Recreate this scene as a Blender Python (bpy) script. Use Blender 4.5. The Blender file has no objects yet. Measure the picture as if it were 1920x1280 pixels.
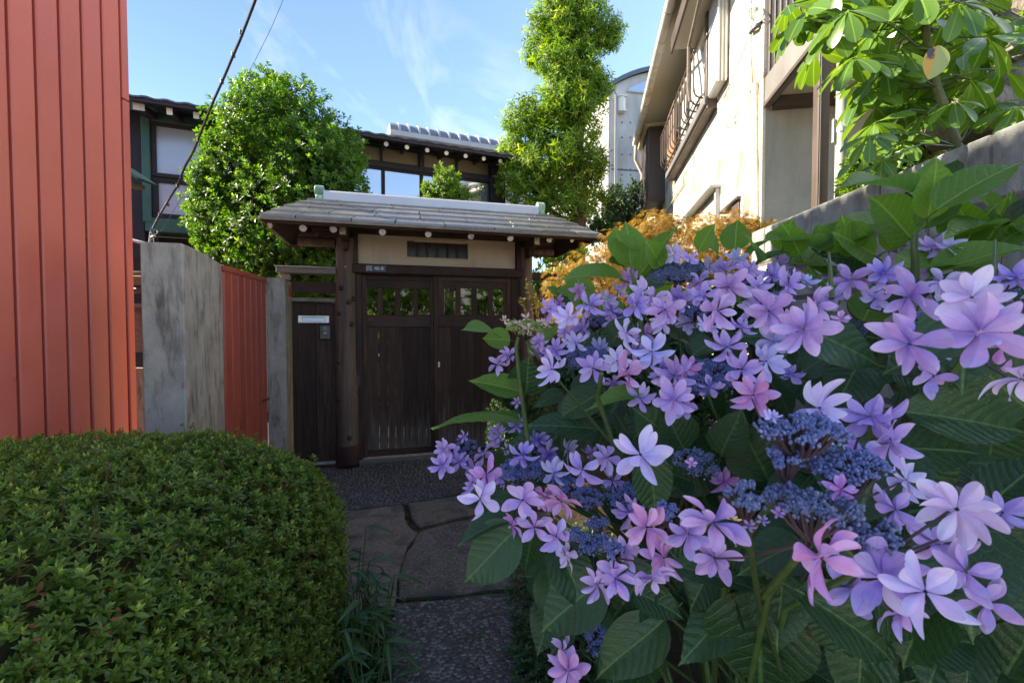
import bpy, math, random
import numpy as np
from mathutils import Vector, Matrix
random.seed(7); rng = np.random.default_rng(11)
sc = bpy.context.scene
COL = sc.collection
rad = math.radians
# ------------------------------------------------------------------ camera, world, sun, exposure
FPX, CX, CY, EYE, PITCH = 853.0, 960.0, 640.0, 1.25, rad(1.68)
cam = bpy.data.cameras.new('camera'); cam_o = bpy.data.objects.new('camera', cam); COL.objects.link(cam_o)
cam.sensor_width = 36.0; cam.lens = 36.0*FPX/1920.0; cam.clip_start = 0.03; cam.clip_end = 3000
cam_o.location = (0, 0, EYE); cam_o.rotation_euler = (rad(90)-PITCH, 0, 0)
cam.dof.use_dof = True; cam.dof.focus_distance = 1.0; cam.dof.aperture_fstop = 11.0
sc.camera = cam_o
SUN_E, SUN_PHI = 36.0, 8.0            # elevation; angle ahead of due left
w = bpy.data.worlds.new('World'); sc.world = w; w.use_nodes = True
nt = w.node_tree; nt.nodes.clear()
def N(t, typ, **k):
    n = t.nodes.new(typ)
    for a, v in k.items():
        if a in n.inputs.keys() if isinstance(a, str) and hasattr(n, 'inputs') else False: n.inputs[a].default_value = v
        else: setattr(n, a, v)
    return n
sky = nt.nodes.new('ShaderNodeTexSky'); sky.sky_type = 'NISHITA'; sky.sun_disc = False
sky.sun_elevation = rad(SUN_E); sky.sun_rotation = rad(90-SUN_PHI); sky.air_density = 0.95; sky.dust_density = 0.6; sky.ozone_density = 4.5
tc = nt.nodes.new('ShaderNodeTexCoord')
sep = nt.nodes.new('ShaderNodeSeparateXYZ'); nt.links.new(tc.outputs['Generated'], sep.inputs[0])
mx = nt.nodes.new('ShaderNodeMath'); mx.operation = 'MAXIMUM'; mx.inputs[1].default_value = 0.08; nt.links.new(sep.outputs[2], mx.inputs[0])
dv = nt.nodes.new('ShaderNodeVectorMath'); dv.operation = 'DIVIDE'
cmb = nt.nodes.new('ShaderNodeCombineXYZ')
for i in range(3): nt.links.new(mx.outputs[0], cmb.inputs[i])
nt.links.new(tc.outputs['Generated'], dv.inputs[0]); nt.links.new(cmb.outputs[0], dv.inputs[1])
mp = nt.nodes.new('ShaderNodeMapping'); mp.inputs['Rotation'].default_value = (0, 0, rad(24)); mp.inputs['Scale'].default_value = (1.5, 0.42, 1); mp.inputs['Location'].default_value = (2.98, 1.42, 0)
nt.links.new(dv.outputs[0], mp.inputs[0])
nz = nt.nodes.new('ShaderNodeTexNoise'); nz.inputs['Scale'].default_value = 1.5; nz.inputs['Detail'].default_value = 9; nz.inputs['Roughness'].default_value = 0.58; nz.inputs['Distortion'].default_value = 0.7
nt.links.new(mp.outputs[0], nz.inputs['Vector'])
cr = nt.nodes.new('ShaderNodeMapRange'); cr.inputs[1].default_value = 0.54; cr.inputs[2].default_value = 0.92; cr.inputs[3].default_value = 0.0; cr.inputs[4].default_value = 0.26
nt.links.new(nz.outputs[0], cr.inputs[0])
mixc = nt.nodes.new('ShaderNodeMix'); mixc.data_type = 'RGBA'; mixc.inputs[7].default_value = (6.5, 6.6, 6.8, 1)
nt.links.new(cr.outputs[0], mixc.inputs[0]); nt.links.new(sky.outputs[0], mixc.inputs[6])
bg = nt.nodes.new('ShaderNodeBackground'); bg.inputs[1].default_value = 0.120
wo = nt.nodes.new('ShaderNodeOutputWorld'); nt.links.new(mixc.outputs[2], bg.inputs[0]); nt.links.new(bg.outputs[0], wo.inputs[0])
sl = bpy.data.lights.new('sun', 'SUN'); sl.energy = 4.6; sl.angle = rad(0.53); sl.color = (1.0, 0.93, 0.80)
so = bpy.data.objects.new('sun', sl); COL.objects.link(so)
e, p = rad(SUN_E), rad(SUN_PHI)
SUN = Vector((-math.cos(e)*math.cos(p), math.cos(e)*math.sin(p), math.sin(e)))
so.rotation_euler = SUN.to_track_quat('Z', 'Y').to_euler(); so.location = (-6, 2, 9)
sc.view_settings.view_transform = 'Standard'; sc.view_settings.look = 'None'
sc.view_settings.exposure = 1.92; sc.view_settings.gamma = 1.0; sc.view_settings.use_white_balance = True; sc.view_settings.white_balance_temperature = 7300; sc.view_settings.use_curve_mapping = False
try:
    sc.cycles.use_denoising = True; sc.cycles.denoiser = 'OPENIMAGEDENOISE'
    sc.cycles.max_bounces = 8; sc.cycles.diffuse_bounces = 5; sc.cycles.transmission_bounces = 6; sc.cycles.glossy_bounces = 3
    sc.cycles.sample_clamp_indirect = 6.0
except Exception: pass

# ------------------------------------------------------------------ pixel -> place helpers
ct, st = math.cos(PITCH), math.sin(PITCH)
def P(px, py, Y):                      # the point seen at a photo pixel, Y metres ahead
    rx, up = (px-CX)/FPX, (CY-py)/FPX
    dy = ct+st*up; dz = ct*up-st
    return Vector((rx*Y/dy, Y, EYE+dz*Y/dy))
def G(px, py, z=0.0):                  # the point on the ground
    up = (CY-py)/FPX; dz = (ct*up-st)/(ct+st*up)
    return P(px, py, (z-EYE)/dz)
class Frame:                           # an upright plane system: u along, v away, z up
    def __init__(s, o, U):
        s.o = Vector((o[0], o[1])); s.U = Vector(U).normalized(); s.V = Vector((-s.U.y, s.U.x))
        s.R = Matrix(((s.U.x, s.V.x, 0), (s.U.y, s.V.y, 0), (0, 0, 1)))
    def pt(s, u, v, z): q = s.o+s.U*u+s.V*v; return Vector((q.x, q.y, z))
    def u_at(s, px, v, z):
        r = (px-CX)/FPX; b = s.o+s.V*v
        return (r*(ct*b.y-st*(z-EYE))-b.x)/(s.U.x-r*ct*s.U.y)
    def z_at(s, py, u, v):
        q = s.o+s.U*u+s.V*v; up = (CY-py)/FPX
        return EYE+q.y*(ct*up-st)/(ct+st*up)
    def uz(s, px, py, v):
        z = 1.5
        for _ in range(8): u = s.u_at(px, v, z); z = s.z_at(py, u, v)
        return u, z

# ------------------------------------------------------------------ objects
WL = {}
def tag(o, label=None, cat=None, group=None, kind=None):
    for k, v in (('label', label), ('category', cat), ('group', group), ('kind', kind)):
        if v: o[k] = v
    return o
def link(o, parent=None, world=None):
    COL.objects.link(o)
    wl = Vector(world) if world is not None else Vector((0, 0, 0))
    if parent is not None: o.parent = parent; o.location = wl-WL[parent.name]
    else: o.location = wl
    WL[o.name] = wl
    return o
def thing(name, label, cat, loc, group=None):
    return tag(link(bpy.data.objects.new(name, None), None, loc), label, cat, group)
def group_part(name, parent, loc): return link(bpy.data.objects.new(name, None), parent, loc)

# chamfered box topology, made once
def _cb():
    sg = [(a, b, c) for a in (-1, 1) for b in (-1, 1) for c in (-1, 1)]
    idx = {(s, ax): i*3+ax for i, s in enumerate(sg) for ax in range(3)}
    def vert(h, ch):
        out = []
        for s in sg:
            for ax in range(3):
                out.append([s[k]*(h[k]-(0 if k == ax else ch)) for k in range(3)])
        return out
    F = []
    for ax in range(3):
        o = [k for k in range(3) if k != ax]
        for s in (-1, 1):
            q = []
            for a, b in ((-1, -1), (1, -1), (1, 1), (-1, 1)):
                t = [0, 0, 0]; t[ax] = s; t[o[0]] = a; t[o[1]] = b; q.append(idx[(tuple(t), ax)])
            F.append(q)
        for a in (-1, 1):
            for b in (-1, 1):
                t0 = [0, 0, 0]; t0[o[0]] = a; t0[o[1]] = b; t1 = list(t0); t0[ax] = -1; t1[ax] = 1
                F.append([idx[(tuple(t0), o[0])], idx[(tuple(t1), o[0])], idx[(tuple(t1), o[1])], idx[(tuple(t0), o[1])]])
    for s in sg: F.append([idx[(s, 0)], idx[(s, 1)], idx[(s, 2)]])
    V = [Vector(v) for v in vert((1, 1, 1), .1)]
    for f in F:
        n = (V[f[1]]-V[f[0]]).cross(V[f[2]]-V[f[0]]); c = sum((V[i] for i in f), Vector())/len(f)
        if n.dot(c) < 0: f.reverse()
    return vert, F
CB_V, CB_F = _cb()
I3 = Matrix.Identity(3)
class MB:
    def __init__(s): s.v = []; s.f = []
    def add(s, V, F):
        b = len(s.v); s.v += [Vector(x) for x in V]; s.f += [[b+i for i in f] for f in F]; return s
    def box(s, c, h, R=I3, ch=0.004):
        ch = min(ch, min(h)*.45); c = Vector(c)
        return s.add([c+R@Vector(v) for v in CB_V(h, ch)], CB_F)
    def fbox(s, fr, u0, u1, v0, v1, z0, z1, ch=0.004):
        return s.box(fr.pt((u0+u1)/2, (v0+v1)/2, (z0+z1)/2), (abs(u1-u0)/2, abs(v1-v0)/2, abs(z1-z0)/2), fr.R, ch)
    def beam(s, a, b, wd, ht, up=(0, 0, 1), ch=0.004):
        a, b = Vector(a), Vector(b); y = (b-a); L = y.length; y.normalize(); x = y.cross(Vector(up)).normalized(); z = x.cross(y)
        R = Matrix((x, y, z)).transposed()
        return s.box((a+b)/2, (wd/2, L/2, ht/2), R, ch)
    def tube(s, pts, rr, n=8, cap=True, wob=0):
        pts = [Vector(q) for q in pts]
        if not hasattr(rr, '__len__'): rr = [rr]*len(pts)
        b = len(s.v); t0 = (pts[1]-pts[0]).normalized()
        ax = Vector((0, 0, 1)) if abs(t0.z) < .9 else Vector((1, 0, 0))
        x = t0.cross(ax).normalized()
        for i, q in enumerate(pts):
            t = (pts[min(i+1, len(pts)-1)]-pts[max(i-1, 0)]).normalized()
            x = (x-t*x.dot(t)).normalized(); y = t.cross(x)
            for k in range(n):
                a = 2*math.pi*k/n; r = rr[i]*(1+wob*random.uniform(-1, 1))
                s.v.append(q+x*math.cos(a)*r+y*math.sin(a)*r)
        for i in range(len(pts)-1):
            for k in range(n):
                s.f.append([b+i*n+k, b+i*n+(k+1) % n, b+(i+1)*n+(k+1) % n, b+(i+1)*n+k])
        if cap:
            s.f.append([b+k for k in range(n)][::-1]); s.f.append([b+(len(pts)-1)*n+k for k in range(n)])
        return s
    def prism(s, poly, d):             # polygon of points extruded by vector d
        poly = [Vector(q) for q in poly]; n = len(poly); d = Vector(d)
        F = [list(range(n))[::-1], list(range(n, 2*n))]+[[i, (i+1) % n, n+(i+1) % n, n+i] for i in range(n)]
        return s.add(poly+[q+d for q in poly], F)
    def build(s, name, m, parent=None, smooth=False, label=None, kind=None):
        c = sum(s.v, Vector())/len(s.v)
        me = bpy.data.meshes.new(name); me.from_pydata([q-c for q in s.v], [], s.f)
        if m: me.materials.append(m)
        if smooth:
            me.polygons.foreach_set('use_smooth', [True]*len(me.polygons))
            if smooth != 'all':
                try: me.set_sharp_from_angle(angle=rad(40))
                except Exception: pass
        me.update()
        return tag(link(bpy.data.objects.new(name, me), parent, c), label, None, None, kind)
def orient(o):                          # make all faces point outward
    import bmesh
    bm = bmesh.new(); bm.from_mesh(o.data); bmesh.ops.recalc_face_normals(bm, faces=bm.faces); bm.to_mesh(o.data); bm.free(); return o

# ------------------------------------------------------------------ materials
MATS = {}
def newmat(name):
    m = bpy.data.materials.new(name); m.use_nodes = True; t = m.node_tree; t.nodes.clear()
    out = t.nodes.new('ShaderNodeOutputMaterial'); b = t.nodes.new('ShaderNodeBsdfPrincipled'); t.links.new(b.outputs[0], out.inputs[0])
    return m, t, b, out
def noise(t, vec, scale, detail=4, rough=.55, dist=0):
    n = t.nodes.new('ShaderNodeTexNoise'); n.inputs['Scale'].default_value = scale; n.inputs['Detail'].default_value = detail
    n.inputs['Roughness'].default_value = rough; n.inputs['Distortion'].default_value = dist
    if vec is not None: t.links.new(vec, n.inputs['Vector'])
    return n.outputs[0]
def mapr(t, s, a, b, c=0., d=1.):
    n = t.nodes.new('ShaderNodeMapRange'); n.inputs[1].default_value = a; n.inputs[2].default_value = b; n.inputs[3].default_value = c; n.inputs[4].default_value = d
    t.links.new(s, n.inputs[0]); return n.outputs[0]
def mixrgb(t, f, a, b, mode='MIX'):
    n = t.nodes.new('ShaderNodeMix'); n.data_type = 'RGBA'; n.blend_type = mode
    for i, x in ((0, f), (6, a), (7, b)):
        if isinstance(x, (int, float)): n.inputs[i].default_value = x
        elif isinstance(x, tuple): n.inputs[i].default_value = (x[0], x[1], x[2], 1)
        else: t.links.new(x, n.inputs[i])
    return n.outputs[2]
def math_(t, op, a, b=None):
    n = t.nodes.new('ShaderNodeMath'); n.operation = op
    for i, x in enumerate((a, b)):
        if x is None: continue
        if isinstance(x, (int, float)): n.inputs[i].default_value = x
        else: t.links.new(x, n.inputs[i])
    return n.outputs[0]
def coords(t, scale=(1, 1, 1), rnd=True, rotz=0):
    tcn = t.nodes.new('ShaderNodeTexCoord'); m = t.nodes.new('ShaderNodeMapping'); m.inputs['Scale'].default_value = scale; m.inputs['Rotation'].default_value = (0, 0, rotz)
    v = tcn.outputs['Object']
    if rnd:
        oi = t.nodes.new('ShaderNodeObjectInfo'); a = t.nodes.new('ShaderNodeVectorMath'); a.operation = 'ADD'
        cb = t.nodes.new('ShaderNodeCombineXYZ'); k = math_(t, 'MULTIPLY', oi.outputs['Random'], 37.0)
        for i in range(3): t.links.new(k, cb.inputs[i])
        t.links.new(v, a.inputs[0]); t.links.new(cb.outputs[0], a.inputs[1]); v = a.outputs[0]
    t.links.new(v, m.inputs[0]); return m.outputs[0]
def bump(t, b, h, strength=.3, dist=.01):
    n = t.nodes.new('ShaderNodeBump'); n.inputs['Strength'].default_value = strength; n.inputs['Distance'].default_value = dist
    t.links.new(h, n.inputs['Height']); t.links.new(n.outputs[0], b.inputs['Normal'])
def surf(name, c0, c1, scale=6, rough=.7, spec=.4, metal=0, bs=60, bstr=.25, stretch=(1, 1, 1), stain=None, stain_scale=2.0, stain_rng=(.52, .7), stain_stretch=(1, 1, .25), objvar=.25, dist=.006, rvar=.15, rotz=0):
    m, t, b, out = newmat(name)
    v = coords(t, stretch, True, rotz)
    n1 = noise(t, v, scale, 6, .6)
    col = mixrgb(t, mapr(t, n1, .3, .7), c0, c1)
    if stain:
        v2 = coords(t, stain_stretch)
        col = mixrgb(t, mapr(t, noise(t, v2, stain_scale, 7, .65, .4), stain_rng[0], stain_rng[1], 0, .85), col, stain)
    if objvar:
        oi = t.nodes.new('ShaderNodeObjectInfo')
        hv = t.nodes.new('ShaderNodeHueSaturation'); t.links.new(col, hv.inputs['Color']); t.links.new(mapr(t, oi.outputs['Random'], 0, 1, 1-objvar, 1+objvar), hv.inputs['Value']); col = hv.outputs[0]
    t.links.new(col, b.inputs['Base Color'])
    t.links.new(mapr(t, n1, .3, .7, max(0.03, rough-rvar), min(1, rough+rvar)), b.inputs['Roughness'])
    b.inputs['Specular IOR Level'].default_value = spec; b.inputs['Metallic'].default_value = metal
    if bstr: bump(t, b, noise(t, v, bs, 5, .6), bstr, dist)
    return m
def leafmat(name, c0, c1, rough=.4, trans=.35, tcol=None, spec=.5, vein=False, tip=None):
    """leaf or petal: colour varies leaf by leaf (attribute tint), light passes through it"""
    m, t, b, out = newmat(name)
    at = t.nodes.new('ShaderNodeAttribute'); at.attribute_name = 'tint'
    col = mixrgb(t, at.outputs['Fac'], c0, c1)
    if tip: col = mixrgb(t, mapr(t, at.outputs['Fac'], .86, 1.0), col, tip)
    uv = t.nodes.new('ShaderNodeUVMap'); sp = t.nodes.new('ShaderNodeSeparateXYZ'); t.links.new(uv.outputs[0], sp.inputs[0])
    if vein:
        ax = math_(t, 'ABSOLUTE', math_(t, 'SUBTRACT', sp.outputs[0], .5))
        mid = mapr(t, ax, .015, .05, 1, 0)
        col = mixrgb(t, math_(t, 'MULTIPLY', mid, .45), col, tuple(min(1, c*2.2+.02) for c in c1))
    t.links.new(col, b.inputs['Base Color']); b.inputs['Roughness'].default_value = rough; b.inputs['Specular IOR Level'].default_value = spec
    tr = t.nodes.new('ShaderNodeBsdfTranslucent'); ms = t.nodes.new('ShaderNodeMixShader'); ms.inputs[0].default_value = trans
    tc_ = mixrgb(t, 1.0, col, tcol or (1.6, 1.7, .7), 'MULTIPLY'); t.links.new(tc_, tr.inputs[0])
    t.links.new(b.outputs[0], ms.inputs[1]); t.links.new(tr.outputs[0], ms.inputs[2]); t.links.new(ms.outputs[0], out.inputs[0])
    return m

# ------------------------------------------------------------------ leaf masses
def unit(a): return a/np.maximum(np.linalg.norm(a, axis=-1, keepdims=True), 1e-9)
def leaf_tmpl(L=1., W=.36, fold=.10, curl=.18, ts=(0, .3, .65, 1.), prof=(.12, .85, 1.0, .06), twist=0):
    V = []; UV = []; F = []
    for t, pw in zip(ts, prof):
        for x in (-1, 0, 1):
            V.append((x*W*.5*pw*L, t*L, abs(x)*fold*L*pw-curl*L*t*t)); UV.append((.5+.5*x*pw, t))
    for i in range(len(ts)-1):
        for j in range(2): a = i*3+j; F.append((a, a+1, a+4, a+3))
    return np.array(V), np.array(F), np.array(UV)
def basis(d, up):
    y = unit(d); x = unit(np.cross(y, up)+1e-6); z = np.cross(x, y)
    return np.stack([x, y, z], axis=-1)
def shoot_tmpl(leaf, n=8, stem=.5, a0=25, a1=80, size=(.6, 1.), spiral=137.5, jit=10, seed=0):
    r = np.random.default_rng(seed); Vs = []; Fs = []; UVs = []; T = []; nv = 0
    V, F, UV = leaf
    for i in range(n):
        f = i/max(1, n-1)                      # 0 bottom .. 1 tip
        az = math.radians(spiral*i+r.uniform(-jit, jit)*2); el = math.radians(a1+(a0-a1)*f+r.uniform(-jit, jit))
        d = np.array([[math.sin(el)*math.cos(az), math.cos(el), math.sin(el)*math.sin(az)]])
        up = np.array([[0, 1., 0.]])+r.normal(0, .12, (1, 3))
        R = basis(d, up)[0]; s = size[1]+(size[0]-size[1])*f
        Vs.append((V*s)@R.T+np.array([0, stem*f, 0])); Fs.append(F+nv); UVs.append(UV); T.append(np.full(len(V), f)); nv += len(V)
    return np.concatenate(Vs), np.concatenate(Fs), np.concatenate(UVs), np.concatenate(T)
def rawmesh(name, V, F, UV=None, tint=None, m=None, smooth=True):
    me = bpy.data.meshes.new(name); nf, k = F.shape
    me.vertices.add(len(V)); me.vertices.foreach_set('co', np.ascontiguousarray(V, dtype=np.float32).ravel())
    me.loops.add(nf*k); me.loops.foreach_set('vertex_index', np.ascontiguousarray(F, dtype=np.int32).ravel())
    me.polygons.add(nf); me.polygons.foreach_set('loop_start', np.arange(0, nf*k, k, dtype=np.int32)); 
    try: me.polygons.foreach_set('loop_total', np.full(nf, k, dtype=np.int32))
    except Exception: pass
    if UV is not None:
        l = me.uv_layers.new(name='UVMap'); l.data.foreach_set('uv', np.ascontiguousarray(UV[F.ravel()], dtype=np.float32).ravel())
    if tint is not None:
        a = me.attributes.new('tint', 'FLOAT', 'POINT'); a.data.foreach_set('value', np.ascontiguousarray(tint, dtype=np.float32))
    me.polygons.foreach_set('use_smooth', np.full(nf, smooth, dtype=bool))
    if m: me.materials.append(m)
    me.update(calc_edges=True); me.validate(); return me
def scatter(name, tmpls, R, S, Pos, tint, m, parent=None, kind='stuff', tip_gain=0.0):
    """many leaves or shoots as ONE mesh; tmpls = list of (V,F,UV[,T])"""
    S = np.asarray(S); which = rng.integers(0, len(tmpls), len(Pos)); Vs = []; Fs = []; UVs = []; Ts = []; nv = 0
    c = Pos.mean(axis=0)
    for k, tm in enumerate(tmpls):
        ii = np.nonzero(which == k)[0]
        if not len(ii): continue
        V, F, UV = tm[:3]
        W = np.einsum('nij,vj->nvi', R[ii], V)*S[ii][:, None, None]+(Pos[ii]-c)[:, None, :]
        n = len(ii); Vs.append(W.reshape(-1, 3)); Fs.append((F[None]+(np.arange(n)*len(V))[:, None, None]+nv).reshape(-1, F.shape[1]))
        UVs.append(np.tile(UV, (n, 1)))
        T = np.repeat(tint[ii], len(V))
        if len(tm) > 3: T = np.clip(T+tip_gain*(np.tile(tm[3], n)-.5), 0, 1)
        Ts.append(T); nv += n*len(V)
    me = rawmesh(name, np.concatenate(Vs), np.concatenate(Fs), np.concatenate(UVs), np.concatenate(Ts), m)
    return tag(link(bpy.data.objects.new(name, me), parent, c), None, None, None, kind)
def lump(d, seed, f=2.3):
    """cheap smooth noise on directions"""
    r = np.random.default_rng(seed); o = np.zeros(len(d))
    for i in range(5):
        k = r.normal(0, 1, 3)*f*(1+.5*i); o += np.sin(d@k+r.uniform(0, 6.3))/(1+.5*i)
    return o/2.6
def crown(clumps, n, lo=.75, hi=1.06, seed=0, rough=.16):
    """points and outward directions in a crown of lumpy ellipsoids [(centre, (rx,ry,rz))]"""
    r = np.random.default_rng(seed); A = np.array([(c[1][0]*c[1][2])**1.0+.02 for c in clumps]); A = A/A.sum()
    k = r.choice(len(clumps), n, p=A); C = np.array([list(c[0]) for c in clumps])[k]; Rr = np.array([list(c[1]) for c in clumps])[k]
    d = unit(r.normal(0, 1, (n, 3))); q = 1+rough*lump(d, seed+5, 2.6)+0.09*lump(d, seed+9, 7)
    f = r.uniform(lo, hi, n)*q
    pos = C+d*Rr*f[:, None]
    return pos, unit(d/Rr), f
# ------------------------------------------------------------------ materials of the place
M_red = surf('red_paint', (.44, .095, .062), (.49, .115, .078), 3, .42, .4, bs=3.2, bstr=.22, dist=.02, objvar=.07, stain=(.33, .08, .055), stain_scale=1.6, stain_rng=(.58, .8))
M_redfence = surf('red_fence_paint', (.27, .048, .030), (.35, .075, .046), 4, .45, .4, bs=90, bstr=.06, objvar=.08, stain=(.22, .07, .05), stain_scale=3, stain_rng=(.56, .8))
M_conc = surf('weathered_concrete', (.27, .238, .195), (.39, .35, .295), 9, .9, .15, bs=140, bstr=.6, stain=(.085, .072, .058), stain_scale=8, stain_rng=(.49, .68), stain_stretch=(2.0, 2.0, .42), objvar=.06, dist=.008)
M_block = surf('block_concrete', (.26, .265, .25), (.42, .43, .41), 14, .92, .12, bs=240, bstr=.8, stain=(.075, .074, .074), stain_scale=3.4, stain_rng=(.48, .70), stain_stretch=(1.4, 1.4, .7), objvar=.12, dist=.006)
M_joint = surf('mortar', (.10, .095, .09), (.16, .15, .14), 20, .95, .1, bs=200, bstr=.4)
M_wood = surf('dark_wood', (.018, .0085, .0058), (.078, .042, .027), 3.2, .72, .25, bs=16, bstr=.5, stretch=(16, 16, 1.1), stain=(.016, .010, .008), stain_scale=2.2, stain_rng=(.5, .75), objvar=.32, dist=.004)
M_woodh = surf('dark_wood_rail', (.020, .010, .007), (.070, .038, .026), 2.2, .72, .25, bs=12, bstr=.5, stretch=(1.4, 16, 16), stain=(.02, .012, .010), stain_scale=2, objvar=.2, dist=.004, rotz=rad(-15.3))
M_plank = None
def plank_mat():
    m = surf('weathered_plank', (.016, .0078, .0054), (.070, .037, .023), 3.2, .74, .25, bs=16, bstr=.6, stretch=(16, 16, 1.1), stain=(.013, .008, .007), stain_scale=2.2, stain_rng=(.48, .72), objvar=.38, dist=.004)
    t = m.node_tree; b = [n for n in t.nodes if n.type == 'BSDF_PRINCIPLED'][0]; src = b.inputs['Base Color'].links[0].from_socket
    g_ = t.nodes.new('ShaderNodeNewGeometry'); s_ = t.nodes.new('ShaderNodeSeparateXYZ'); t.links.new(g_.outputs['Position'], s_.inputs[0])
    v = coords(t, (14, 14, 1.4)); h = math_(t, 'ADD', s_.outputs[2], mapr(t, noise(t, v, 3, 5), .3, .7, -.22, .22))
    t.links.new(mixrgb(t, mapr(t, h, .10, .48, .55, 0), src, (.125, .105, .092)), b.inputs['Base Color']); return m
M_post = surf('round_post_wood', (.048, .029, .020), (.150, .098, .066), 2.6, .66, .3, bs=14, bstr=.7, stretch=(13, 13, .8), stain=(.026, .015, .012), stain_scale=2.6, stain_rng=(.50, .72), objvar=.1, dist=.006)
M_greywood = surf('grey_wood', (.15, .12, .095), (.25, .21, .17), 2, .8, .2, bs=10, bstr=.5, stretch=(1.5, 15, 15), stain=(.08, .085, .055), stain_scale=3, objvar=.12)
M_endgrain = surf('rafter_end', (.42, .36, .29), (.60, .54, .46), 30, .8, .2, bs=60, bstr=.4, stain=(.10, .08, .06), stain_scale=42, stain_rng=(.54, .66), stain_stretch=(1, 1, 1))
M_wrap = surf('metal_wrap', (.045, .022, .02), (.075, .035, .03), 6, .42, .5, bs=40, bstr=.15)
M_plaster = surf('cream_plaster', (.40, .32, .24), (.46, .38, .29), 4, .95, .1, bs=160, bstr=.12, objvar=0, stain=(.30, .23, .17), stain_scale=2.5)
M_shingle = surf('roof_sheet', (.135, .128, .122), (.185, .177, .170), 7, .32, .55, metal=.45, bs=30, bstr=.08, stain=(.105, .10, .09), stain_scale=3.5, stain_rng=(.60, .8), objvar=.2)
M_fascia = surf('fascia_copper', (.15, .11, .08), (.24, .19, .14), 12, .7, .3, bs=40, bstr=.3, stain=(.16, .24, .18), stain_scale=14, stain_rng=(.58, .68))
M_ridge = surf('ridge_steel', (.47, .47, .48), (.55, .55, .56), 2, .38, .5, metal=.25, bs=40, bstr=.03, objvar=0)
M_patina = surf('copper_patina', (.16, .30, .23), (.27, .42, .33), 9, .6, .35, bs=40, bstr=.25, stain=(.10, .14, .11), stain_scale=9)
M_black = surf('black_plastic', (.016, .016, .018), (.022, .022, .025), 8, .35, .5, bstr=0)
M_steel = surf('brushed_steel', (.50, .47, .43), (.62, .59, .55), 8, .35, .5, metal=.7, bs=60, bstr=.06, objvar=0)
M_soil = surf('soil', (.022, .017, .012), (.06, .045, .032), 9, .95, .1, bs=40, bstr=.9, objvar=0, dist=.02)
M_ground = surf('ground', (.06, .052, .042), (.12, .105, .085), .8, .95, .1, bs=14, bstr=.6, objvar=0, dist=.03)
M_slab = surf('path_stone', (.085, .068, .052), (.235, .197, .158), 75, .82, .25, bs=130, bstr=.9, stain=(.065, .057, .048), stain_scale=7, stain_rng=(.47, .66), stain_stretch=(1, 1, 1), objvar=.16, dist=.006)
M_peb = surf('dark_pebble', (.016, .016, .018), (.045, .043, .045), 3, .38, .5, bs=40, bstr=.05)
M_agg = leafmat('aggregate', (.062, .052, .044), (.25, .218, .188), .62, 0, spec=.35, tip=(.12, .06, .045))
M_white = surf('white_stucco', (.52, .475, .39), (.62, .575, .48), 3, .95, .1, bs=55, bstr=.7, objvar=0, stain=(.24, .19, .135), stain_scale=3.8, stain_rng=(.545, .60), stain_stretch=(1, 1, .45), dist=.012)
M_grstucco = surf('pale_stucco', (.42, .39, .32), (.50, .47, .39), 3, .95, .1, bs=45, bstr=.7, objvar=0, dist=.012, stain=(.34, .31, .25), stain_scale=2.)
M_soffit = surf('soffit_board', (.55, .50, .40), (.60, .55, .45), 2, .8, .2, bs=30, bstr=.05)
M_brown = surf('brown_aluminium', (.066, .048, .041), (.092, .068, .058), 4, .5, .4, bs=60, bstr=.08)
M_brownlt = surf('brown_fascia', (.15, .14, .13), (.20, .185, .175), 3, .5, .4, bs=40, bstr=.1)
M_rust = surf('rusty_mesh', (.17, .09, .05), (.33, .19, .10), 40, .8, .3, bs=90, bstr=.9, dist=.01)
M_pvc = surf('grey_pipe', (.34, .34, .35), (.42, .42, .43), 3, .45, .4, bs=40, bstr=.05, stain=(.36, .35, .34), stain_scale=3)
M_gutter = surf('gutter', (.40, .37, .32), (.55, .51, .45), 5, .5, .4, bs=30, bstr=.1, stain=(.24, .21, .17), stain_scale=5)
M_pipeold = surf('old_pipe', (.34, .30, .25), (.55, .51, .44), 16, .8, .3, bs=60, bstr=.4, stain=(.16, .12, .09), stain_scale=12, stain_rng=(.54, .66))
M_fconc = surf('fair_faced_concrete', (.42, .415, .40), (.52, .51, .49), 1.2, .85, .2, bs=20, bstr=.1, objvar=0, stain=(.30, .29, .275), stain_scale=.8, stain_stretch=(1, 1, .3))
M_house = surf('black_siding', (.020, .018, .022), (.036, .032, .038), 4, .7, .3, bs=30, bstr=.3, stretch=(9, 9, .6))
M_green = surf('green_paint', (.030, .085, .070), (.045, .125, .100), 3, .55, .4, bs=40, bstr=.15, stain=(.022, .06, .05), stain_scale=3, objvar=.1)
M_tile = surf('dark_roof_tile', (.05, .05, .055), (.11, .11, .115), 10, .4, .5, bs=40, bstr=.2)
M_metroof = surf('pale_metal_roof', (.09, .11, .145), (.13, .15, .185), 2, .5, .4, metal=.3, bstr=0)
M_cable = surf('cable_sheath', (.012, .012, .014), (.03, .028, .028), 40, .6, .4, bs=80, bstr=.3)
M_wire = surf('galvanised_wire', (.10, .10, .11), (.14, .14, .15), 40, .7, .2, bstr=0)
M_whiteplastic = surf('white_cable', (.55, .52, .46), (.66, .63, .57), 10, .5, .4, bstr=0)
M_signblue = surf('plate_blue', (.030, .045, .085), (.038, .055, .10), 8, .5, .4, bstr=0, objvar=0)
M_signtext = surf('plate_lettering', (.62, .56, .46), (.66, .60, .50), 8, .6, .3, bstr=0, objvar=0)
M_redtag = surf('red_sticker', (.52, .012, .015), (.56, .016, .02), 8, .5, .4, bstr=0, objvar=0)
M_bark = surf('bark', (.045, .034, .026), (.13, .10, .075), 5, .9, .15, bs=22, bstr=1., stretch=(3, 3, 1), dist=.02)
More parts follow.
